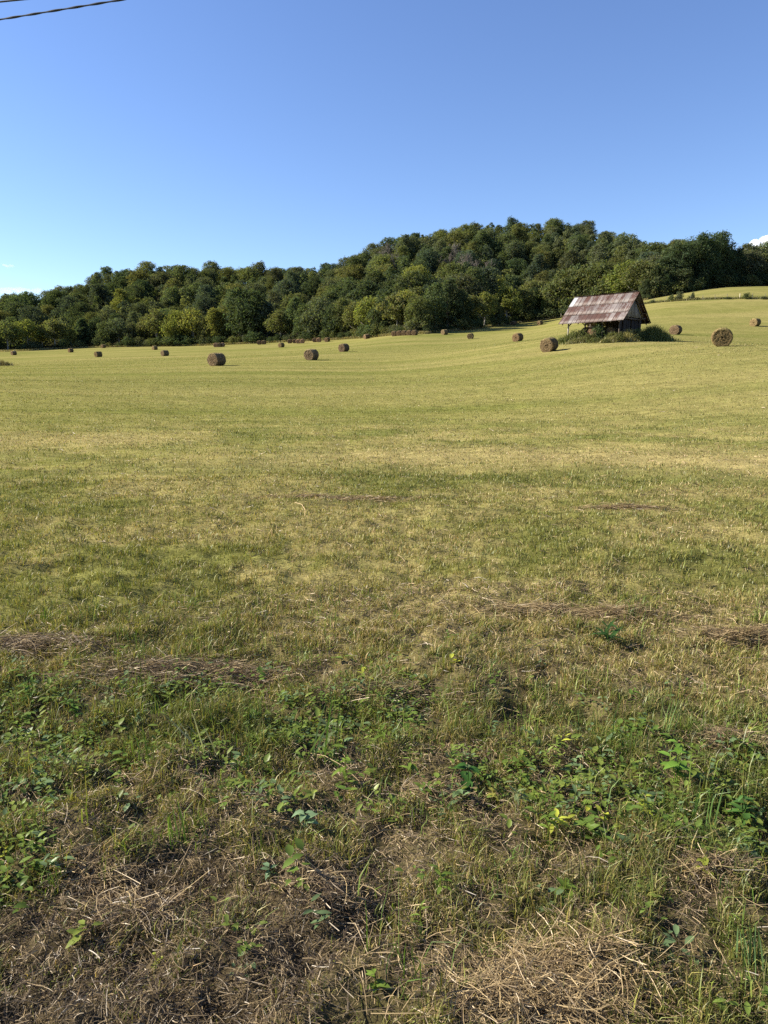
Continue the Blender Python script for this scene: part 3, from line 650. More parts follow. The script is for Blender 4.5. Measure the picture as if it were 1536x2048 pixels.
for sg in (-1, 1):
    for t in (.08, .36, .64, .97): s.beam((-RL + .1, sg * RY * t, RH - (RH - EH) * t - .10), (RL - .1, sg * RY * t, RH - (RH - EH) * t - .10), .09, .06, DK)
    for x in np.linspace(-RL + .5, RL - .5, 8): s.beam((x, 0, RH - .21), (x, sg * RY * .98, EH - .14), .06, .12, DK)
s.build('roof_frame', M_wood, shed)
PX, PY = 3.15, 2.5
for x in (-PX, -1.0, 1.1, PX):
    for y in (-PY, PY):
        s = MB(); v = random.uniform(.8, 1.15); top = RH - (RH - EH) * abs(y) / RY - .25
        s.tube([(x, y, -1.6), (x + random.uniform(-.03, .03), y, .8), (x, y, top)], [.10, .09, .085], 8, (WC * 1.1 if (x < -3 and y < 0) else DK * .8) * v); s.build('post', M_wood, shed)  # interior shade painted into every post but the pale one
for y in (-PY, PY):
    s = MB(); z = RH - (RH - EH) * PY / RY - .30; s.beam((-RL + .4, y, z), (RL - .3, y, z), .1, .18, DK * 1.1); s.build('eave_beam', M_wood, shed)
for x in (-PX, PX):
    s = MB(); s.beam((x, -PY, 2.45), (x, PY, 2.45), .1, .16, DK * 1.1); s.build('tie_beam', M_wood, shed)
for x, dx in ((-PX, .6), (-1.0, .6), (-1.0, -.6), (1.1, -.6)):
    s = MB(); s.beam((x, -PY - .02, 1.75), (x + dx, -PY - .02, 2.3), .07, .09, DK * 1.3); s.build('brace', M_wood, shed)
for x, sg in ((PX + .12, 1), (-PX - .12, -1)):   # boarded gable ends
    s = MB(); y = -RY + .35; g = np.random.default_rng(7)
    while y < RY - .35:
        wb = g.uniform(.15, .24); ym = y + wb / 2; zt = RH - (RH - EH) * abs(ym) / RY - .16; zb = 2.62; zb += g.uniform(-.05, .05)
        if zt > zb + .1:
            zl, zr = RH - (RH - EH) * abs(y) / RY - .16, RH - (RH - EH) * abs(y + wb - .02) / RY - .16; ox = g.uniform(-.012, .012)
            V = [(x + ox + k, yy, zz) for k in (-.012, .012) for yy, zz in ((y, zb), (y + wb - .006, zb), (y + wb - .006, max(zr, zb + .02)), (y, max(zl, zb + .02)))]
            s.add(V, [(0, 1, 2, 3), (7, 6, 5, 4), (0, 4, 5, 1), (1, 5, 6, 2), (2, 6, 7, 3), (3, 7, 4, 0)], c=WC * .95 * g.uniform(.7, 1.35))
        y += wb
    s.build('gable_boards', M_wood, shed)
s = MB(); g = np.random.default_rng(9); y = -2.4      # lower end wall, gappy boards with the interior's shade painted into their colour
while y < 2.0:
    wb = g.uniform(.18, .34)
    if g.uniform() > .12: s.box((PX - .07 - .04 * g.uniform(), y + wb / 2, .9), (.03, wb - .015, 2.9 + g.uniform(-.2, .1)), col=DK * g.uniform(.25, .6))
    y += wb
s.build('end_wall', M_wood, shed)
s = MB(); x = -1.1
while x < 3.0:
    wb = g.uniform(.2, .32); s.box((x + wb / 2, PY - .12, 1.2), (wb + .02, .03 + .01 * g.uniform(), 3.2), col=DK * g.uniform(.5, .9)); x += wb
s.build('rear_wall', M_wood, shed)
# bales kept inside the shed
cs, sn = math.cos(R(-45)), math.sin(R(-45))
for i, (lx, ly, lz, rz, lab) in enumerate([(.1, -1.9, 0, R(8), 'round bale half wrapped in vine at the open front of the shed'), (-1.6, -.6, 0, R(5), 'dark bale deep inside the open half of the shed'),
        (1.7, -1.2, 0, R(0), 'dark bale inside the shed beside its boarded end'), (-.3, .6, 0, R(90), 'dark bale at the back of the shed behind the vine-wrapped one')]):
    x, y = BC[0] + lx * cs - ly * sn, BC[1] + lx * sn + ly * cs; o = link('hay_bale', BM[i % 3]); o.location = (x, y, gz1(x, y) - .03 + (.30 if i == 0 else .1)); o.rotation_euler = (0, 0, R(-45) + rz)
    o.color = (.85, .8, .8, 1); tag(o, lab, 'hay bale', 'round hay bales stored in the shed')

# ------------------------------------------------------------------ trees
def crown(seed, H, Wd, base, nl, nleaf, leaf, shape, rl=(.15, .25), fill=.75):
    g = np.random.default_rng(seed); V = []; C = []; cen = []
    for k in range(nl):
        t = (k + .5) / nl; t = base + (1 - base) * (.04 + .93 * t)
        q = (t - base) / (1 - base)
        if shape == 'cone': rr = 1.02 - q * .95
        elif shape == 'oval': rr = math.sqrt(max(.02, 1 - (2 * q - .85) ** 2 / 1.40))
        else: rr = math.sqrt(max(.02, 1 - (2 * q - .75) ** 2 / 1.62))
        a = k * 2.399 + g.uniform(-.5, .5); ro = Wd / 2 * rr * fill * (g.uniform(.45, 1.0) if k % 4 else g.uniform(0, .4))
        R_ = Wd * g.uniform(*rl) * (.55 + .45 * rr); cen.append((math.cos(a) * ro, math.sin(a) * ro, base * H + R_ * .4 + q * (H * (1 - base) - R_ * 1.25), R_))
    cen = np.array(cen); per = (cen[:, 3] ** 2); per = np.maximum(30, per / per.sum() * nleaf).astype(int); P = []; D = []
    for (x, y, z, r_), m in zip(cen, per):
        d = g.normal(0, 1, (m, 3)); d[:, 2] = np.where(d[:, 2] < -.35, -d[:, 2], d[:, 2]); d /= np.linalg.norm(d, axis=1, keepdims=True)
        lump = 1 + .28 * np.sin(d[:, 0] * 6 + x) * np.sin(d[:, 1] * 7 + y) * np.sin(d[:, 2] * 5 + z)
        P.append(np.array([x, y, z]) + d * (r_ * g.uniform(.5, 1.25, m) * lump)[:, None] * np.array([1, 1, g.uniform(.75, 1.3)])); D.append(d)
    P = np.concatenate(P); D = np.concatenate(D); n = len(P)
    nm = D * .75 + g.normal(0, .55, (n, 3)) + np.array([0, 0, .15]); nm /= np.linalg.norm(nm, axis=1, keepdims=True)
    t1 = np.cross(nm, g.normal(0, 1, (n, 3))); t1 /= np.linalg.norm(t1, axis=1, keepdims=True); t2 = np.cross(nm, t1)
    sz = leaf * g.uniform(.55, 1.35, (n, 1)); as_ = g.uniform(.5, .9, (n, 1))
    Vv = np.stack([P - t1 * sz, P + t2 * sz * as_ * .6 , P + t1 * sz, P - t2 * sz * as_ * .6], 1).reshape(-1, 3)
    col = np.ones((n, 3)) * g.uniform(.65, 1.35, (n, 1)) * g.uniform(.9, 1.1, (n, 3))
    return mesh('crown', Vv, np.arange(n * 4).reshape(-1, 4), None, np.repeat(col, 4, 0), False, [M_tree]), cen

def trunk(seed, H, base, cen, r0, col):
    g = np.random.default_rng(seed); s = MB(); lean = g.normal(0, .03, 2) * H
    top = np.array([lean[0], lean[1], H * .8]); s.tube([(0, 0, -1.5), (0, 0, 0), top * .4 + np.array([g.normal(0, .15), 0, 0]), top * .75, top], [r0 * 1.5, r0 * 1.15, r0 * .8, r0 * .45, r0 * .12], 8, col)
    for c in cen[::2]:
        st = min(c[2] * .65, H * .6); p0 = top * st / (H * .8); e = np.array(c[:3]); s.tube([p0, (p0 + e) / 2 + np.array([0, 0, -.04 * H]), e], [r0 * .38, r0 * .24, r0 * .08], 5, col)
    return s.me('trunk', M_bark)

BARK = np.array([.12, .105, .09]); PALEB = np.array([.27, .25, .22])
SPEC = {  # H, W, base, lobes, leaves, leaf size, shape, lobe radius, fill, bark
 'round0': (13, 12, .08, 44, 6400, .36, 'round', (.11, .19), .84, BARK), 'round1': (13, 13.5, .06, 52, 7000, .36, 'round', (.09, .18), .86, BARK),
 'round2': (13.5, 11, .10, 38, 6000, .35, 'round', (.11, .21), .82, BARK), 'oval0': (15, 9.5, .08, 44, 6000, .34, 'oval', (.12, .22), .80, BARK),
 'oval1': (16, 8.5, .06, 46, 6000, .33, 'oval', (.13, .24), .78, BARK), 'open0': (13, 13, .24, 26, 3300, .42, 'round', (.11, .19), .86, PALEB),
 'open1': (12.5, 11, .28, 22, 2900, .42, 'round', (.12, .20), .84, PALEB), 'cone0': (12, 6.0, .04, 30, 3600, .34, 'cone', (.16, .26), .7, BARK),
 'great0': (22, 20, .08, 46, 11000, .44, 'round', (.11, .18), .84, BARK), 'great1': (22, 17, .06, 44, 10000, .44, 'oval', (.13, .20), .82, BARK),
 'bush0': (4, 5, .0, 14, 1500, .24, 'round', (.18, .28), .75, BARK), 'bush1': (4, 6, .0, 16, 1500, .24, 'round', (.15, .25), .8, BARK)}
ME = {}
for i, (k, sp_) in enumerate(SPEC.items()):
    cm_, cen = crown(100 + i, *sp_[:9]); ME[k] = (cm_, trunk(200 + i, sp_[0], sp_[2], cen, .028 * sp_[0] * (.75 if 'open' in k else 1), sp_[9]))
def bare(seed):
    g = np.random.default_rng(seed); s = MB(); H = 13
    def br(p, d, L, r_, lev):
        e = p + d * L; m = (p + e) / 2 + g.normal(0, .05, 3) * L; s.tube([p, m, e], [r_, r_ * .8, r_ * .6], 4, (1, 1, 1))
        if lev == 0: return
        for k in range(4 if lev < 4 else 5):
            t = g.uniform(.35, 1); nd = d + g.normal(0, .48, 3) + np.array([0, 0, .12]); nd /= np.linalg.norm(nd); br(p + (e - p) * t, nd, L * g.uniform(.5, .72), max(r_ * .5, .045), lev - 1)
    br(np.array([0, 0, -1.]), np.array([0, 0, 1.]), 5.5, .22, 4); return s.me('branches', M_tree)
ME['bare0'] = (bare(3), None); ME['bare1'] = (bare(8), None)

PALT = {'dark green': (.056, .076, .041), 'deep green': (.072, .095, .047), 'dusky green': (.088, .103, .061), 'olive green': (.103, .115, .050), 'yellow-green': (.138, .154, .049), 'bluish green': (.062, .083, .058), 'grey': (.17, .158, .145)}  # leaf greens lightened and blued in place of air haze
def tree(kind, spec, x, y, h, wf, cname, label, group, vary=.12):
    z = gz1(x, y); sc = h / (SPEC[spec][0] if spec in SPEC else 13.0); root = empty(kind, (x, y, z - .2), random.uniform(0, 6.28)); root.scale = (sc * wf, sc * wf, sc)
    v = random.uniform(1 - vary, 1 + vary); c = PALT[cname]; cc = (c[0] * v * random.uniform(.93, 1.07), c[1] * v, c[2] * v, 1)
    cr, tr = ME[spec]; o = link('crown' if tr else 'branches', cr, root); o.color = cc
    if tr: link('trunk', tr, root)
    tag(root, label, {'shrub': 'shrub'}.get(kind, 'tree'), group); return root

ORD = ['first', 'second', 'third', 'fourth', 'fifth', 'sixth', 'seventh', 'eighth', 'ninth', 'tenth', 'eleventh', 'twelfth', 'thirteenth', 'fourteenth', 'fifteenth', 'sixteenth', 'seventeenth', 'eighteenth', 'nineteenth', 'twentieth']
YGn, DGn, PGn, SGn, OGn, BGn = 'yellow-green', 'dark green', 'deep green', 'dusky green', 'olive green', 'bluish green'
EDGE = [  # px, top py, spec, width factor, colour, depth behind the edge
 (-40, 640, 'round0', 1, OGn, 6), (12, 640, 'open0', 1, OGn, 2), (55, 637, 'open0', 1.0, YGn, 3), (82, 650, 'open1', .9, OGn, 6), (108, 636, 'open1', 1.05, OGn, 3), (140, 655, 'open1', .75, YGn, 2), (165, 634, 'cone0', 1.7, DGn, 6),
 (190, 632, 'round2', .9, DGn, 8), (212, 640, 'round1', .8, PGn, 4), (238, 634, 'open0', 1, SGn, 6), (262, 642, 'round2', .9, SGn, 4), (290, 630, 'oval0', 1, OGn, 6), (312, 616, 'open0', .9, OGn, 4), (335, 622, 'oval1', .9, DGn, 9),
 (355, 617, 'round1', .9, YGn, 3), (385, 615, 'open0', .95, YGn, 4), (408, 630, 'round0', .8, OGn, 3), (432, 612, 'oval0', 1, YGn, 4), (455, 606, 'round1', .8, OGn, 9), (487, 570, 'oval0', 1.05, DGn, 4), (515, 576, 'oval1', 1.1, DGn, 5), (535, 600, 'oval0', .9, BGn, 7),
 (560, 618, 'open0', 1, OGn, 2), (590, 590, 'oval1', 1, PGn, 6), (612, 606, 'round0', .8, PGn, 3), (640, 590, 'round1', .9, SGn, 5), (665, 604, 'round2', .9, DGn, 3), (690, 592, 'oval0', .95, OGn, 5), (715, 600, 'open0', .85, OGn, 2), (742, 590, 'open0', .9, YGn, 3),
 (768, 592, 'round1', .85, DGn, 5), (795, 586, 'open1', 1.1, OGn, 4), (812, 578, 'open0', .85, YGn, 8), (838, 590, 'round0', .9, OGn, 2), (868, 560, 'oval1', 1, PGn, 4), (895, 552, 'oval1', 1.05, DGn, 6), (922, 575, 'oval0', .9, DGn, 3), (948, 590, 'open1', 1, OGn, 2),
 (968, 582, 'open0', .8, YGn, 6), (990, 600, 'round2', .9, OGn, 2), (1012, 572, 'open0', 1.0, YGn, 1), (1042, 576, 'round1', .95, OGn, 2), (1065, 572, 'oval0', .9, DGn, 8), (1084, 592, 'oval1', .5, YGn, 1), (1106, 560, 'oval0', 1, DGn, 7),
 (1128, 534, 'round1', 1.0, OGn, 5), (1165, 532, 'round0', 1.05, OGn, 7), (1200, 518, 'round1', 1, OGn, 9), (1240, 520, 'round2', 1.1, YGn, 8), (1275, 518, 'open0', 1, OGn, 5), (1305, 528, 'round0', 1, PGn, 4), (1285, 556, 'round2', .8, DGn, 1), (1322, 508, 'oval1', 1.2, DGn, 8),
 (1352, 480, 'great1', .85, DGn, 8), (1392, 464, 'great0', .95, DGn, 7), (1425, 461, 'great0', .85, DGn, 8), (1462, 492, 'great1', .7, DGn, 7), (1492, 500, 'round1', 1, SGn, 8), (1520, 504, 'round0', 1, OGn, 7), (1556, 498, 'round1', 1, PGn, 8), (1600, 505, 'great0', .8, PGn, 8),
 (1445, 530, 'round2', 1, DGn, 2), (1505, 530, 'round2', 1, DGn, 3), (1355, 535, 'round1', 1, DGn, 2), (1325, 548, 'round2', .9, DGn, 1), (1400, 525, 'round0', 1, DGn, 2)]
NEARB = [(-100, 'beyond the low field corner'), (60, 'by the rough grass tongue'), (170, 'behind the dark-sided bales'), (310, 'above the pair of bales in line'), (435, 'above the short row of three bales'), (523, 'above the dark bale pair'), (600, 'above the pink-ended bales'),
         (735, 'above the tiny far bale'), (810, 'above the shaded row of five bales'), (900, 'above the pale-topped bale'), (1030, 'above the tiny bale'), (1100, 'beside the shed roof'), (1200, 'behind the shed roof'), (1330, 'above the wire fence end'), (1440, 'at the top of the upper meadow'), (1560, 'at the far end of the upper meadow')]
used = {}
placed = []
for px, ty_, spec, wf, cn, off in EDGE:
    a = az_of(px, 660); d = float(np.interp(a, TA, TD)) + off; x, y = d * math.sin(a), d * math.cos(a); z = gz1(x, y)
    h = at(px, ty_, d)[2] - z; placed.append((x, y, SPEC[spec][1] * h / SPEC[spec][0] * wf))
    nb = min(NEARB, key=lambda q: abs(q[0] - px))[1]; form = {'cone': 'pointed', 'oval': 'tall', 'open': 'airy', 'roun': 'rounded', 'grea': 'massive'}[spec[:4]]
    key = (cn, form, nb); used.setdefault(key, []).append((px, x, y, h, spec, wf))
for (cn, form, nb), L in used.items():
    L.sort()
    for i, (px, x, y, h, spec, wf) in enumerate(L):
        lab = f"{form} {cn} tree on the wood edge {nb}" if len(L) == 1 else f"{ORD[i]} {form} {cn} tree from left, wood edge {nb}"
        tree('broadleaf_tree' if spec[:4] != 'cone' else 'conifer_tree', spec, x, y, h, wf, cn, lab, 'trees along the foot of the wood')

# the wooded slope
pts = []; tries = 0; g = np.random.default_rng(77)
def slope_h(a): return 1
while tries < 30000 and len(pts) < 236:
    tries += 1; a = g.uniform(-.545, .545); T = float(np.interp(a, TA, TD)); S = float(np.interp(a, SA, SD)); d = math.sqrt(g.uniform((T + 13) ** 2, (S + 14) ** 2)); x, y = d * math.sin(a), d * math.cos(a)
    if all((x - q[0]) ** 2 + (y - q[1]) ** 2 > 12.0 ** 2 for q in pts) and all((x - q[0]) ** 2 + (y - q[1]) ** 2 > (4 + q[2] * .28) ** 2 for q in placed): pts.append((x, y, (d - T) / (S - T), a))
BARE = [(895, 512, .5), (930, 520, .45), (958, 528, .4), (912, 500, .55), (790, 515, .5), (775, 500, .6), (1463, 500, .4)]
SEG = [(-1, az_of(190), 'low end of the hill'), (az_of(190), az_of(420), 'left hump'), (az_of(420), az_of(690), 'saddle'), (az_of(690), az_of(900), 'flank of the main hill'), (az_of(900), az_of(1120), 'main hilltop side'), (az_of(1120), az_of(1310), 'shoulder behind the shed'), (az_of(1310), 1, 'right shoulder')]
for a in np.arange(-.53, .54, .0215):     # close the skyline
    S = float(np.interp(a, SA, SD)) + g.uniform(-6, 8); x, y = S * math.sin(a), S * math.cos(a)
    if all((x - q[0]) ** 2 + (y - q[1]) ** 2 > 7 ** 2 for q in pts): pts.append((x, y, .97, a))
cells = {}
for x, y, t, a in pts:
    nzv = float(fbm(np.array([x * .022]), np.array([y * .022]), 91)[0]) + random.uniform(-.22, .22)
    cn = SGn if nzv > .66 else OGn if nzv > .58 else PGn if nzv > .46 else BGn if nzv > .36 else DGn
    if random.random() < .06: cn = YGn if t < .5 else OGn
    spec = random.choice(['round0', 'round1', 'round2', 'round1', 'oval0', 'open0', 'oval1', 'round0'])
    h = random.uniform(9, 14.5) * (1.1 if 'oval' in spec else 1)
    if t > .85: h = random.choice([random.uniform(8.5, 12), random.uniform(10, 14.5)])
    band = 'skyline' if t > .86 else 'upper slope' if t > .55 else 'middle slope' if t > .25 else 'lower slope'
    sg = next(s_[2] for s_ in SEG if s_[0] <= a < s_[1]); cells.setdefault((cn, band, sg), []).append((a, x, y, h, spec))
for (cn, band, sg), L in cells.items():
    L.sort()
    for i, (a, x, y, h, spec) in enumerate(L):
        where = f"on the {band}, {sg}"
        lab = f"only {cn} tree {where}" if len(L) == 1 else f"{ORD[i]} {cn} tree from left {where}"
        tree('broadleaf_tree', spec, x, y, h, random.uniform(1.0, 1.25), cn, lab, 'trees covering the wooded hill', .2)
for i, (px, py, t) in enumerate(BARE):
    a = az_of(px, py); T = float(np.interp(a, TA, TD)); S = float(np.interp(a, SA, SD))
    ds = np.linspace(T + 5, S, 80); zz = gz(ds * math.sin(a), ds * math.cos(a)); tgt = np.array([at(px, py, d)[2] for d in ds]); k = int(np.argmin(np.abs(zz + 10 - tgt))); d = ds[k]
    tree('bare_tree', 'bare%d' % (i % 2), d * math.sin(a), d * math.cos(a), 17, 1.1, 'grey',
         ['leafless grey tree, first of the grey patch high on the main hill', 'leafless grey tree in the middle of the grey patch on the main hill', 'leafless grey tree at the downhill end of the grey patch', 'leafless grey tree at the top of the grey patch on the main hill',
          'leafless grey tree on the flank of the main hill, the lower of two', 'leafless grey tree on the flank of the main hill, the upper of two', 'leafless grey tree behind the massive dark trees'][i], 'leafless trees on the wooded hill')

# the mass of smaller trees filling the wood between the ones that stand out
VV, CC, q0 = [], [], []; allp = [(q[0], q[1]) for q in pts] + [(q[0], q[1]) for q in placed]; tries = 0; gm = np.random.default_rng(5)
AP = np.array(allp); sm = []
while tries < 9000 and len(sm) < 420:
    tries += 1; a = gm.uniform(-.545, .545); T = float(np.interp(a, TA, TD)); S = float(np.interp(a, SA, SD)); d = math.sqrt(gm.uniform((T + 9) ** 2, (S + 10) ** 2)); p = np.array([d * math.sin(a), d * math.cos(a)])
    if ((AP - p) ** 2).sum(1).min() > 5.6 ** 2 and (not sm or ((np.array(sm) - p) ** 2).sum(1).min() > 6.0 ** 2): sm.append(p)
for p in sm:
    H = gm.uniform(7, 11.5); Wd = gm.uniform(6, 9); nl = 15; L_ = 900; k = np.arange(nl); q = (k + .5) / nl; rr = np.sqrt(np.maximum(.05, 1 - (2 * q - .75) ** 2 / 1.62)); aa = k * 2.399 + gm.uniform(0, 6)
    R_ = Wd * gm.uniform(.12, .24, nl); ro = Wd / 2 * rr * .82 * np.where(k % 4 == 0, .25, gm.uniform(.5, 1, nl)); cen = np.stack([p[0] + np.cos(aa) * ro, p[1] + np.sin(aa) * ro, gz1(*p) + R_ * .4 + q * (H - R_ * 1.2)], -1)
    li = gm.integers(0, nl, L_); D = gm.normal(0, 1, (L_, 3)); D[:, 2] = np.where(D[:, 2] < -.35, -D[:, 2], D[:, 2]); D /= np.linalg.norm(D, axis=1, keepdims=True)
    P = cen[li] + D * (R_[li] * gm.uniform(.6, 1.15, L_))[:, None]; nm = D * .75 + gm.normal(0, .55, (L_, 3)); nm /= np.linalg.norm(nm, axis=1, keepdims=True)
    t1 = np.cross(nm, gm.normal(0, 1, (L_, 3))); t1 /= np.linalg.norm(t1, axis=1, keepdims=True); t2 = np.cross(nm, t1); sz = gm.uniform(.25, .55, (L_, 1))
    cc = np.array(list(PALT.values())[int(gm.choice([0, 1, 1, 2, 2, 3, 5]))]) * gm.uniform(.8, 1.2); VV.append(np.stack([P - t1 * sz, P + t2 * sz * .55, P + t1 * sz, P - t2 * sz * .55], 1).reshape(-1, 3)); CC.append(np.repeat(cc * gm.uniform(.65, 1.35, (L_, 1)), 4, 0))
VV = np.concatenate(VV); CC = np.concatenate(CC)
tag(link('distant_woods', mesh('distant_woods', VV, np.arange(len(VV)).reshape(-1, 4), None, CC, False, [M_wood_leaf])), kind='stuff', label='mass of smaller trees filling the wooded hill')

# undergrowth that fills the wood between the trees
n = 90000; a = rng.uniform(-.56, .56, n); T = np.interp(a, TA, TD); S = np.interp(a, SA, SD); d = np.sqrt(rng.uniform((T + 6) ** 2, (S + 16) ** 2)); x, y = d * np.sin(a), d * np.cos(a)
hh = 1.0 + 4.6 * fbm(x * .16, y * .16, 15, 2); P = np.stack([x, y, gz(x, y) + hh * rng.uniform(.25, 1.05, n)], -1)
nm = rng.normal(0, .6, (n, 3)) + np.array([-.2, -.4, .6]); nm /= np.linalg.norm(nm, axis=1, keepdims=True); t1 = np.cross(nm, rng.normal(0, 1, (n, 3))); t1 /= np.linalg.norm(t1, axis=1, keepdims=True); t2 = np.cross(nm, t1); sz = rng.uniform(.35, .8, (n, 1))
cu = np.array([(.034, .050, .022), (.050, .066, .028), (.070, .076, .032)])[np.clip((fbm(x * .05, y * .05, 17) * 5 - 1).astype(int), 0, 2)] * rng.uniform(.65, 1.35, (n, 1))
tag(link('woodland_undergrowth', mesh('woodland_undergrowth', np.stack([P - t1 * sz, P + t2 * sz * .5, P + t1 * sz, P - t2 * sz * .5], 1).reshape(-1, 3), np.arange(n * 4).reshape(-1, 4), None, np.repeat(cu, 4, 0), False, [M_wood_leaf])), kind='stuff', label='dense undergrowth between the trees of the wooded hill')

# shrubs along the foot of the wood
i = 0; shr = {}
for px in np.arange(-30, 1560, 15.5):
    px = px + random.uniform(-5, 5)
    if 1240 < px < 1300 and random.random() < .3: continue
    a = az_of(px, 660); d = float(np.interp(a, TA, TD)) - .5 + random.uniform(-1, 1.5); x, y = d * math.sin(a), d * math.cos(a)
    if px < 170 and random.random() < .5: continue
    h = random.uniform(2.0, 4.8); cn = random.choice([DGn, DGn, PGn, OGn, SGn]); nb = min(NEARB, key=lambda q: abs(q[0] - px))[1]
    shr.setdefault((cn, nb), []).append((px, x, y, h))
for (cn, nb), L in shr.items():
    for i, (px, x, y, h) in enumerate(L):
        lab = f"{cn} shrub at the wood foot {nb}" if len(L) == 1 else f"{ORD[i]} {cn} shrub from left, wood foot {nb}"
        tree('shrub', random.choice(['bush0', 'bush1']), x, y, h, random.uniform(.9, 1.5), cn, lab, 'shrubs along the foot of the wood')

# weedy shrubs round the shed
for i, (px, py, h, wf, cn, dd, lab) in enumerate([
    (1125, 678, .9, 1.6, OGn, 86.5, 'low weedy shrub around the pale corner post of the shed'), (1146, 680, 1.4, 1.0, OGn, 87, 'leafy weed bush just inside the pale corner post of the shed'),
    (1160, 682, 1.6, .9, OGn, 86, 'bright leafy bush under the shed eave next to the corner post bush'), (1178, 684, 1.2, .9, OGn, 85, 'leafy bush between the corner and the vine-wrapped bale'),
    (1197, 681, 2.5, .55, PGn, 85.5, 'tall vine mound draped over the bale inside the shed'), (1190, 686, .8, 1.6, OGn, 84, 'low front weed bush in front of the vine mound'),
    (1222, 682, 1.1, .9, OGn, 84.5, 'weed bush between the vine-wrapped bale and the boarded end'), (1238, 682, 1.3, .8, OGn, 83.5, 'dark weed bush at the near corner post of the shed'),
    (1212, 688, .6, 1.8, OGn, 83, 'low yellowish weeds in front of the boarded end'), (1272, 680, 1.6, 1.1, PGn, 85, 'shaded weed bush under the gable of the shed')]):
    p = at(px, py, dd); tree('shrub', 'bush%d' % (i % 2), p[0], p[1], h, wf, cn, lab, 'weedy shrubs around the shed')

def grass_mound(px, py, d, n, rx, ry, hmax, cols, name, lab, wd=.02):
    p = at(px, py, d); g = np.random.default_rng(int(px) + 50); u = g.normal(0, .45, (n, 2)); x = p[0] + u[:, 0] * rx; y = p[1] + u[:, 1] * ry
    h = hmax * np.exp(-(u ** 2).sum(-1) * .9) * g.uniform(.45, 1.1, n); c = np.array(cols)[g.integers(0, len(cols), n)] * g.uniform(.7, 1.3, (n, 1))
    V, Q, T, C = blades(x, y, h, np.full(n, wd) * g.uniform(.6, 1.6, n), np.clip(g.normal(.3, .2, n), .02, .8), c)
    z0 = gz1(p[0], p[1]); o = link(name, mesh(name, V - np.array([p[0], p[1], z0]), Q, T, C, False, [M_grass])); o.location = (p[0], p[1], z0); tag(o, lab, 'grass clump', 'clumps of tall uncut grass'); return o
GC = [(.09, .11, .03), (.14, .14, .05), (.07, .09, .025)]
grass_mound(1306, 680, 88, 3800, 2.0, 2.2, 1.9, [(.12, .14, .04), (.17, .17, .06), (.1, .12, .03)], 'tall_grass_clump', 'tall dark grass mound in the shadow of the shed gable', .035)
grass_mound(1258, 682, 84.5, 1800, 1.2, .8, 1.5, [(.24, .23, .09), (.30, .27, .12)], 'tall_grass_clump', 'pale yellow grass clump at the near corner of the boarded shed end', .03)
grass_mound(1225, 686, 83.5, 1500, 1.8, .6, .8, [(.22, .2, .08), (.16, .16, .06)], 'tall_grass_clump', 'low yellowish uncut grass in front of the shed', .03)
grass_mound(1170, 687, 85, 1800, 2.6, .6, .8, [(.2, .18, .08), (.12, .14, .05)], 'tall_grass_clump', 'low uncut grass fringe before the leafy bushes of the shed', .03)
grass_mound(1150, 683, 86, 1300, 1.9, .9, 1.5, GC + [(.16, .17, .06)], 'tall_grass_clump', 'ragged green weeds rising among the leafy bushes under the shed eave', .045)
grass_mound(1224, 684, 84.5, 900, 1.1, .7, 1.25, GC + [(.2, .19, .08)], 'tall_grass_clump', 'ragged weeds before the boarded end, beside the vine-wrapped bale', .045)
grass_mound(-2, 724, 128, 800, 2.4, 1.6, 1.1, [(.16, .13, .07), (.1, .1, .05)], 'tall_grass_clump', 'dark tussock of uncut grass alone on the low side of the field', .04)

# rough uncut strip along the wood
Vs, Qs, Ts, Cs, nn = [], [], [], [], 0
n = 60000; a = rng.uniform(TA[0], az_of(1290), n); dT = np.interp(a, TA, TD); wdt = 4 + 26 * sstep(az_of(130), az_of(0), a); d = dT - rng.uniform(-.5, 1, n) * wdt * .5 - 1
c = np.array([(.27, .23, .11), (.17, .17, .06), (.20, .16, .08)])[rng.integers(0, 3, n)] * rng.uniform(.7, 1.3, (n, 1))
push(blades(d * np.sin(a), d * np.cos(a), rng.uniform(.35, 1.0, n), rng.uniform(.05, .12, n), np.clip(rng.normal(.35, .2, n), 0, .9), c))
tag(link('rough_grass', mesh('rough_grass', np.concatenate(Vs), np.concatenate(Qs), np.concatenate(Ts), np.concatenate(Cs), False, [M_grass])), kind='stuff', label='uncut rough grass along the foot of the wood')

# ------------------------------------------------------------------ wire fences
def fence(name, lab, knots, step, ph, pw, pale=()):
    P = [at(*k) for k in knots]; L = [0]
    for p, q in zip(P[:-1], P[1:]): L.append(L[-1] + math.hypot(*(q - p)[:2]))
    root = empty(name, (P[0][0], P[0][1], gz1(P[0][0], P[0][1]))); tag(root, lab, 'fence'); o0 = np.array(root.location); tops = []
    for i, s_ in enumerate(np.arange(0, L[-1], step)):
        x = np.interp(s_, L, [p[0] for p in P]); y = np.interp(s_, L, [p[1] for p in P]); z = gz1(x, y); hgt = ph * random.uniform(.9, 1.1); m = MB()
        big = i in pale; m.tube([np.array([x, y, z - .5]) - o0, np.array([x + random.uniform(-.05, .05), y, z + hgt * (1.12 if big else 1)]) - o0], pw * (1.5 if big else 1), 6, (.42, .38, .28) if big else (.13, .12, .10)); m.build('post', M_wood, root); tops.append(np.array([x, y, z]))
    for f in (.35, .65, .95):
        m = MB(); m.tube([t + np.array([0, 0, ph * f]) - o0 for t in tops], .012, 4, (.12, .12, .12)); m.build('wire', M_wood, root)
FK = [(1286, 606, 214), (1340, 603.5, 213), (1400, 600, 213), (1440, 598.5, 214), (1536, 598, 216), (1600, 598, 216)]
fence('wire_fence', 'wire fence with thin posts and one pale post across the upper meadow', FK, 3.0, 1.25, .05, (8,))
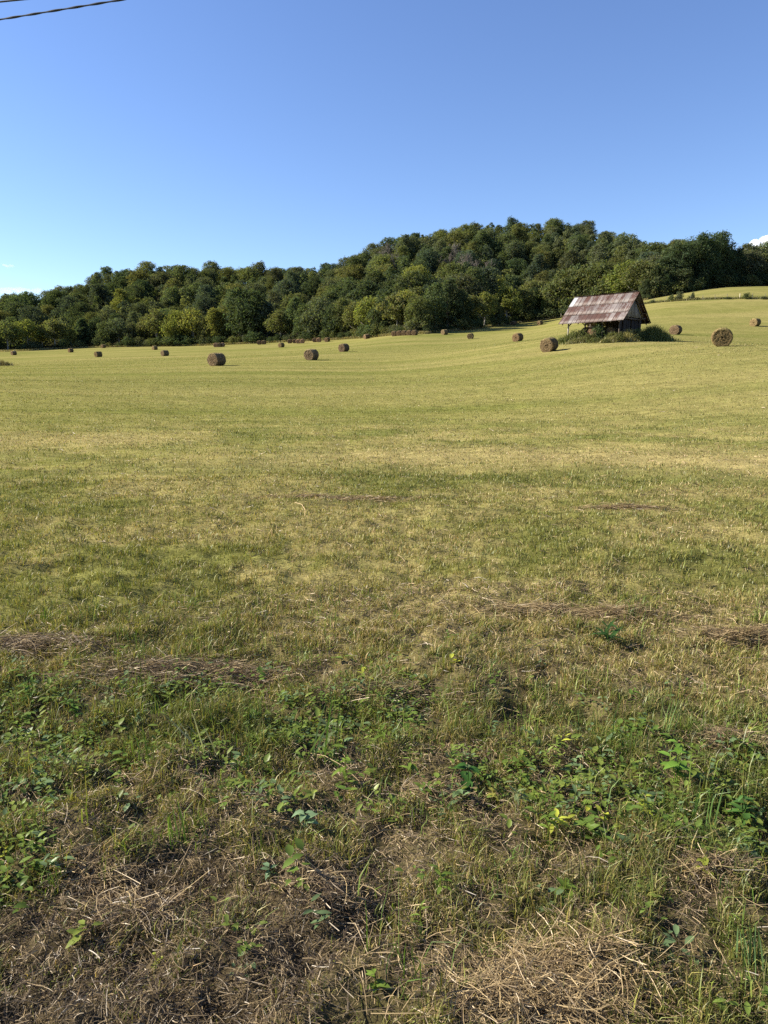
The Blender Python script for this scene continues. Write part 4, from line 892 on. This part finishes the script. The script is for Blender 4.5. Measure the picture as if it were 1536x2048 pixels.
fence('wire_fence', 'short wire fence at the foot of the wood beside the shed', [(1030, 645.5, 280), (1060, 642.5, 279.5), (1118, 636, 279), (1135, 633, 278)], 4.2, 1.3, .06, (4, 12))
for i, (px, py, h, wf, lab) in enumerate([(1305, 604.5, 1.1, 1.2, 'brown-green bush at the barn end of the wire fence'), (1343, 603.5, 2.0, .8, 'first upright bush on the wire fence line'), (1358, 602.5, 2.6, .7, 'tallest upright bush on the wire fence line'),
     (1378, 601, 1.3, .6, 'small twiggy bush on the wire fence just past the tallest bush'), (1385, 600.5, 2.2, .5, 'narrow bush on the wire fence before the pale post'), (1394, 600.3, .9, 1.3, 'low bush at the wire fence foot'), (1455, 599, .8, 2.4, 'low spreading scrub under the wire fence beyond the pale post'), (1493, 598, 1.9, 1.0, 'rounded bush on the wire fence well beyond the pale post'), (1528, 598, 1.0, 1.8, 'low scrub at the far end of the wire fence')]):
    p = at(px, py, 213.4); tree('shrub', 'bush%d' % (i % 2), p[0], p[1], h, wf, OGn if i % 2 else SGn, lab, 'bushes along the wire fence')
n = 7000; s_ = rng.uniform(0, 1, n); kp_ = np.array([at(*k) for k in FK]); ts = np.linspace(0, 1, len(FK))
Vs, Qs, Ts, Cs, nn = [], [], [], [], 0
push(blades(np.interp(s_, ts, kp_[:, 0]) + rng.normal(0, .5, n), np.interp(s_, ts, kp_[:, 1]) + rng.normal(0, .5, n), rng.uniform(.2, .75, n), rng.uniform(.04, .09, n), np.clip(rng.normal(.4, .2, n), 0, .9), np.array([(.16, .14, .06), (.11, .12, .04)])[rng.integers(0, 2, n)]))
tag(link('fence_row_grass', mesh('fence_row_grass', np.concatenate(Vs), np.concatenate(Qs), np.concatenate(Ts), np.concatenate(Cs), False, [M_grass])), kind='stuff', label='uncut grass under the wire fence')

# ------------------------------------------------------------------ overhead cables
M_cable = attr_mat('cable', .5, 0, 1)
def cable(pa, pb, r_, lab, twist):
    A = np.array([0, 0, CAMZ]) + ray(*pa[:2]) / np.linalg.norm(ray(*pa[:2])) * pa[2]; B = np.array([0, 0, CAMZ]) + ray(*pb[:2]) / np.linalg.norm(ray(*pb[:2])) * pb[2]
    t = np.linspace(-6, 9, 700); D = B - A; ln = np.linalg.norm(D); P = A + D * t[:, None]; P[:, 2] += .004 * ((t - .5) ** 2 - .25) * ln * .3; m = MB()
    m.tube(P, r_, 6, (.035, .04, .05))
    if twist:
        for k in (0, 1):
            ph = t * ln / .55 * 2 * np.pi / 1.0 + k * np.pi; m.tube(P + np.stack([0 * ph, np.cos(ph) * r_ * .9, np.sin(ph) * r_ * .9], -1), r_ * .75, 5, (.045, .05, .06))
    o = m.build('power_cable', M_cable, None, True); tag(o, lab, 'cable', 'overhead cables')
cable((0, 39, 11.0), (240, 0, 10.2), .0078, 'thick twisted overhead cable crossing the sky corner', True)
cable((0, 3.5, 11.6), (35, 0, 11.45), .010, 'thin upper overhead cable just cutting the sky corner', False)

# ------------------------------------------------------------------ air and clouds
def vol_mat(name, col, dens, aniso=0.0):
    m, nt, out = mat(name); v = N(nt, 'ShaderNodeVolumePrincipled'); v.inputs['Color'].default_value = (*col, 1); v.inputs['Density'].default_value = dens; v.inputs['Anisotropy'].default_value = aniso
    nt.links.new(v.outputs[0], out.inputs['Volume']); return m
def cloud(cpx, cpy, d, puffs, dens, lab):
    import bmesh
    bm = bmesh.new(); from mathutils import Matrix
    c = at(cpx, cpy, d)
    for px, py, r_, fl in puffs:
        p = at(px, py, d * random.uniform(.985, 1.015)) - c; bmesh.ops.create_icosphere(bm, subdivisions=3, radius=r_, matrix=Matrix.Translation(p) @ Matrix.Diagonal((1, 1, fl, 1)))
    for v in bm.verts: v.co *= 1; v.co.z += 8 * math.sin(v.co.x * .05) * math.sin(v.co.y * .04)
    me = bpy.data.meshes.new('cloud'); bm.to_mesh(me); bm.free(); me.materials.append(vol_mat('cloud', (1, 1, 1), dens)); o = link('cloud', me); o.location = c; tag(o, lab, 'cloud', 'low clouds behind the hill')
cloud(1545, 490, 5000, [(1560, 480, 62, .8), (1535, 484, 52, .8), (1512, 490, 42, .7), (1497, 497, 34, .6), (1580, 492, 90, .7), (1540, 500, 70, .6)], .03, 'white cumulus cloud peeking over the right shoulder of the hill')
cloud(50, 583, 5000, [(-20, 585, 60, .5), (15, 582, 52, .42), (45, 583, 55, .42), (75, 584, 45, .4), (98, 586, 30, .35), (120, 590, 30, .3)], .0035, 'low white cloud bank behind the low end of the hill')
cloud(18, 531, 5000, [(12, 531, 22, .35), (22, 530, 20, .3)], .008, 'small faint wisp of cloud above the low cloud bank')

# ------------------------------------------------------------------ light, sky, camera
SUN_EL, SUN_AZ = R(32), math.atan2(-1, .14)     # azimuth measured from +Y towards +X
sd = np.array([math.sin(SUN_AZ) * math.cos(SUN_EL), math.cos(SUN_AZ) * math.cos(SUN_EL), math.sin(SUN_EL)])
L = bpy.data.lights.new('sun', 'SUN'); L.energy = 5.0; L.angle = R(.5); L.color = (1, .90, .74); so = bpy.data.objects.new('sun', L); COL.objects.link(so)
from mathutils import Vector
so.rotation_euler = Vector(sd).to_track_quat('Z', 'Y').to_euler(); so.location = (-60, -10, 60)
W = bpy.data.worlds.new('World'); scene.world = W; W.use_nodes = True; nt = W.node_tree; bg = nt.nodes['Background']
sky = N(nt, 'ShaderNodeTexSky', sky_type='NISHITA', sun_disc=False); sky.sun_elevation = SUN_EL; sky.sun_rotation = SUN_AZ; sky.altitude = 200; sky.air_density = 1.0; sky.dust_density = .12; sky.ozone_density = 4.0
hs = N(nt, 'ShaderNodeHueSaturation'); hs.inputs['Saturation'].default_value = 1.06; hs.inputs['Hue'].default_value = .510; nt.links.new(sky.outputs[0], hs.inputs['Color']); nt.links.new(hs.outputs[0], bg.inputs[0]); bg.inputs[1].default_value = .069

cam = bpy.data.cameras.new('camera'); co = bpy.data.objects.new('camera', cam); COL.objects.link(co); co.location = (0, 0, CAMZ); co.rotation_euler = (math.pi / 2 - PITCH, 0, 0)
cam.sensor_fit = 'VERTICAL'; cam.sensor_height = 34.6; cam.lens = F / 2048 * 34.6; cam.clip_start = .05; cam.clip_end = 20000
scene.camera = co
scene.render.resolution_x, scene.render.resolution_y = 768, 1024
vs = scene.view_settings; vs.view_transform = 'Standard'; vs.look = 'None'; vs.gamma = 1; vs.exposure = 1.56
scene.cycles.volume_bounces = 2; scene.cycles.max_bounces = 6; scene.cycles.diffuse_bounces = 3; scene.cycles.transmission_bounces = 3; scene.cycles.transparent_max_bounces = 4; scene.cycles.use_denoising = False
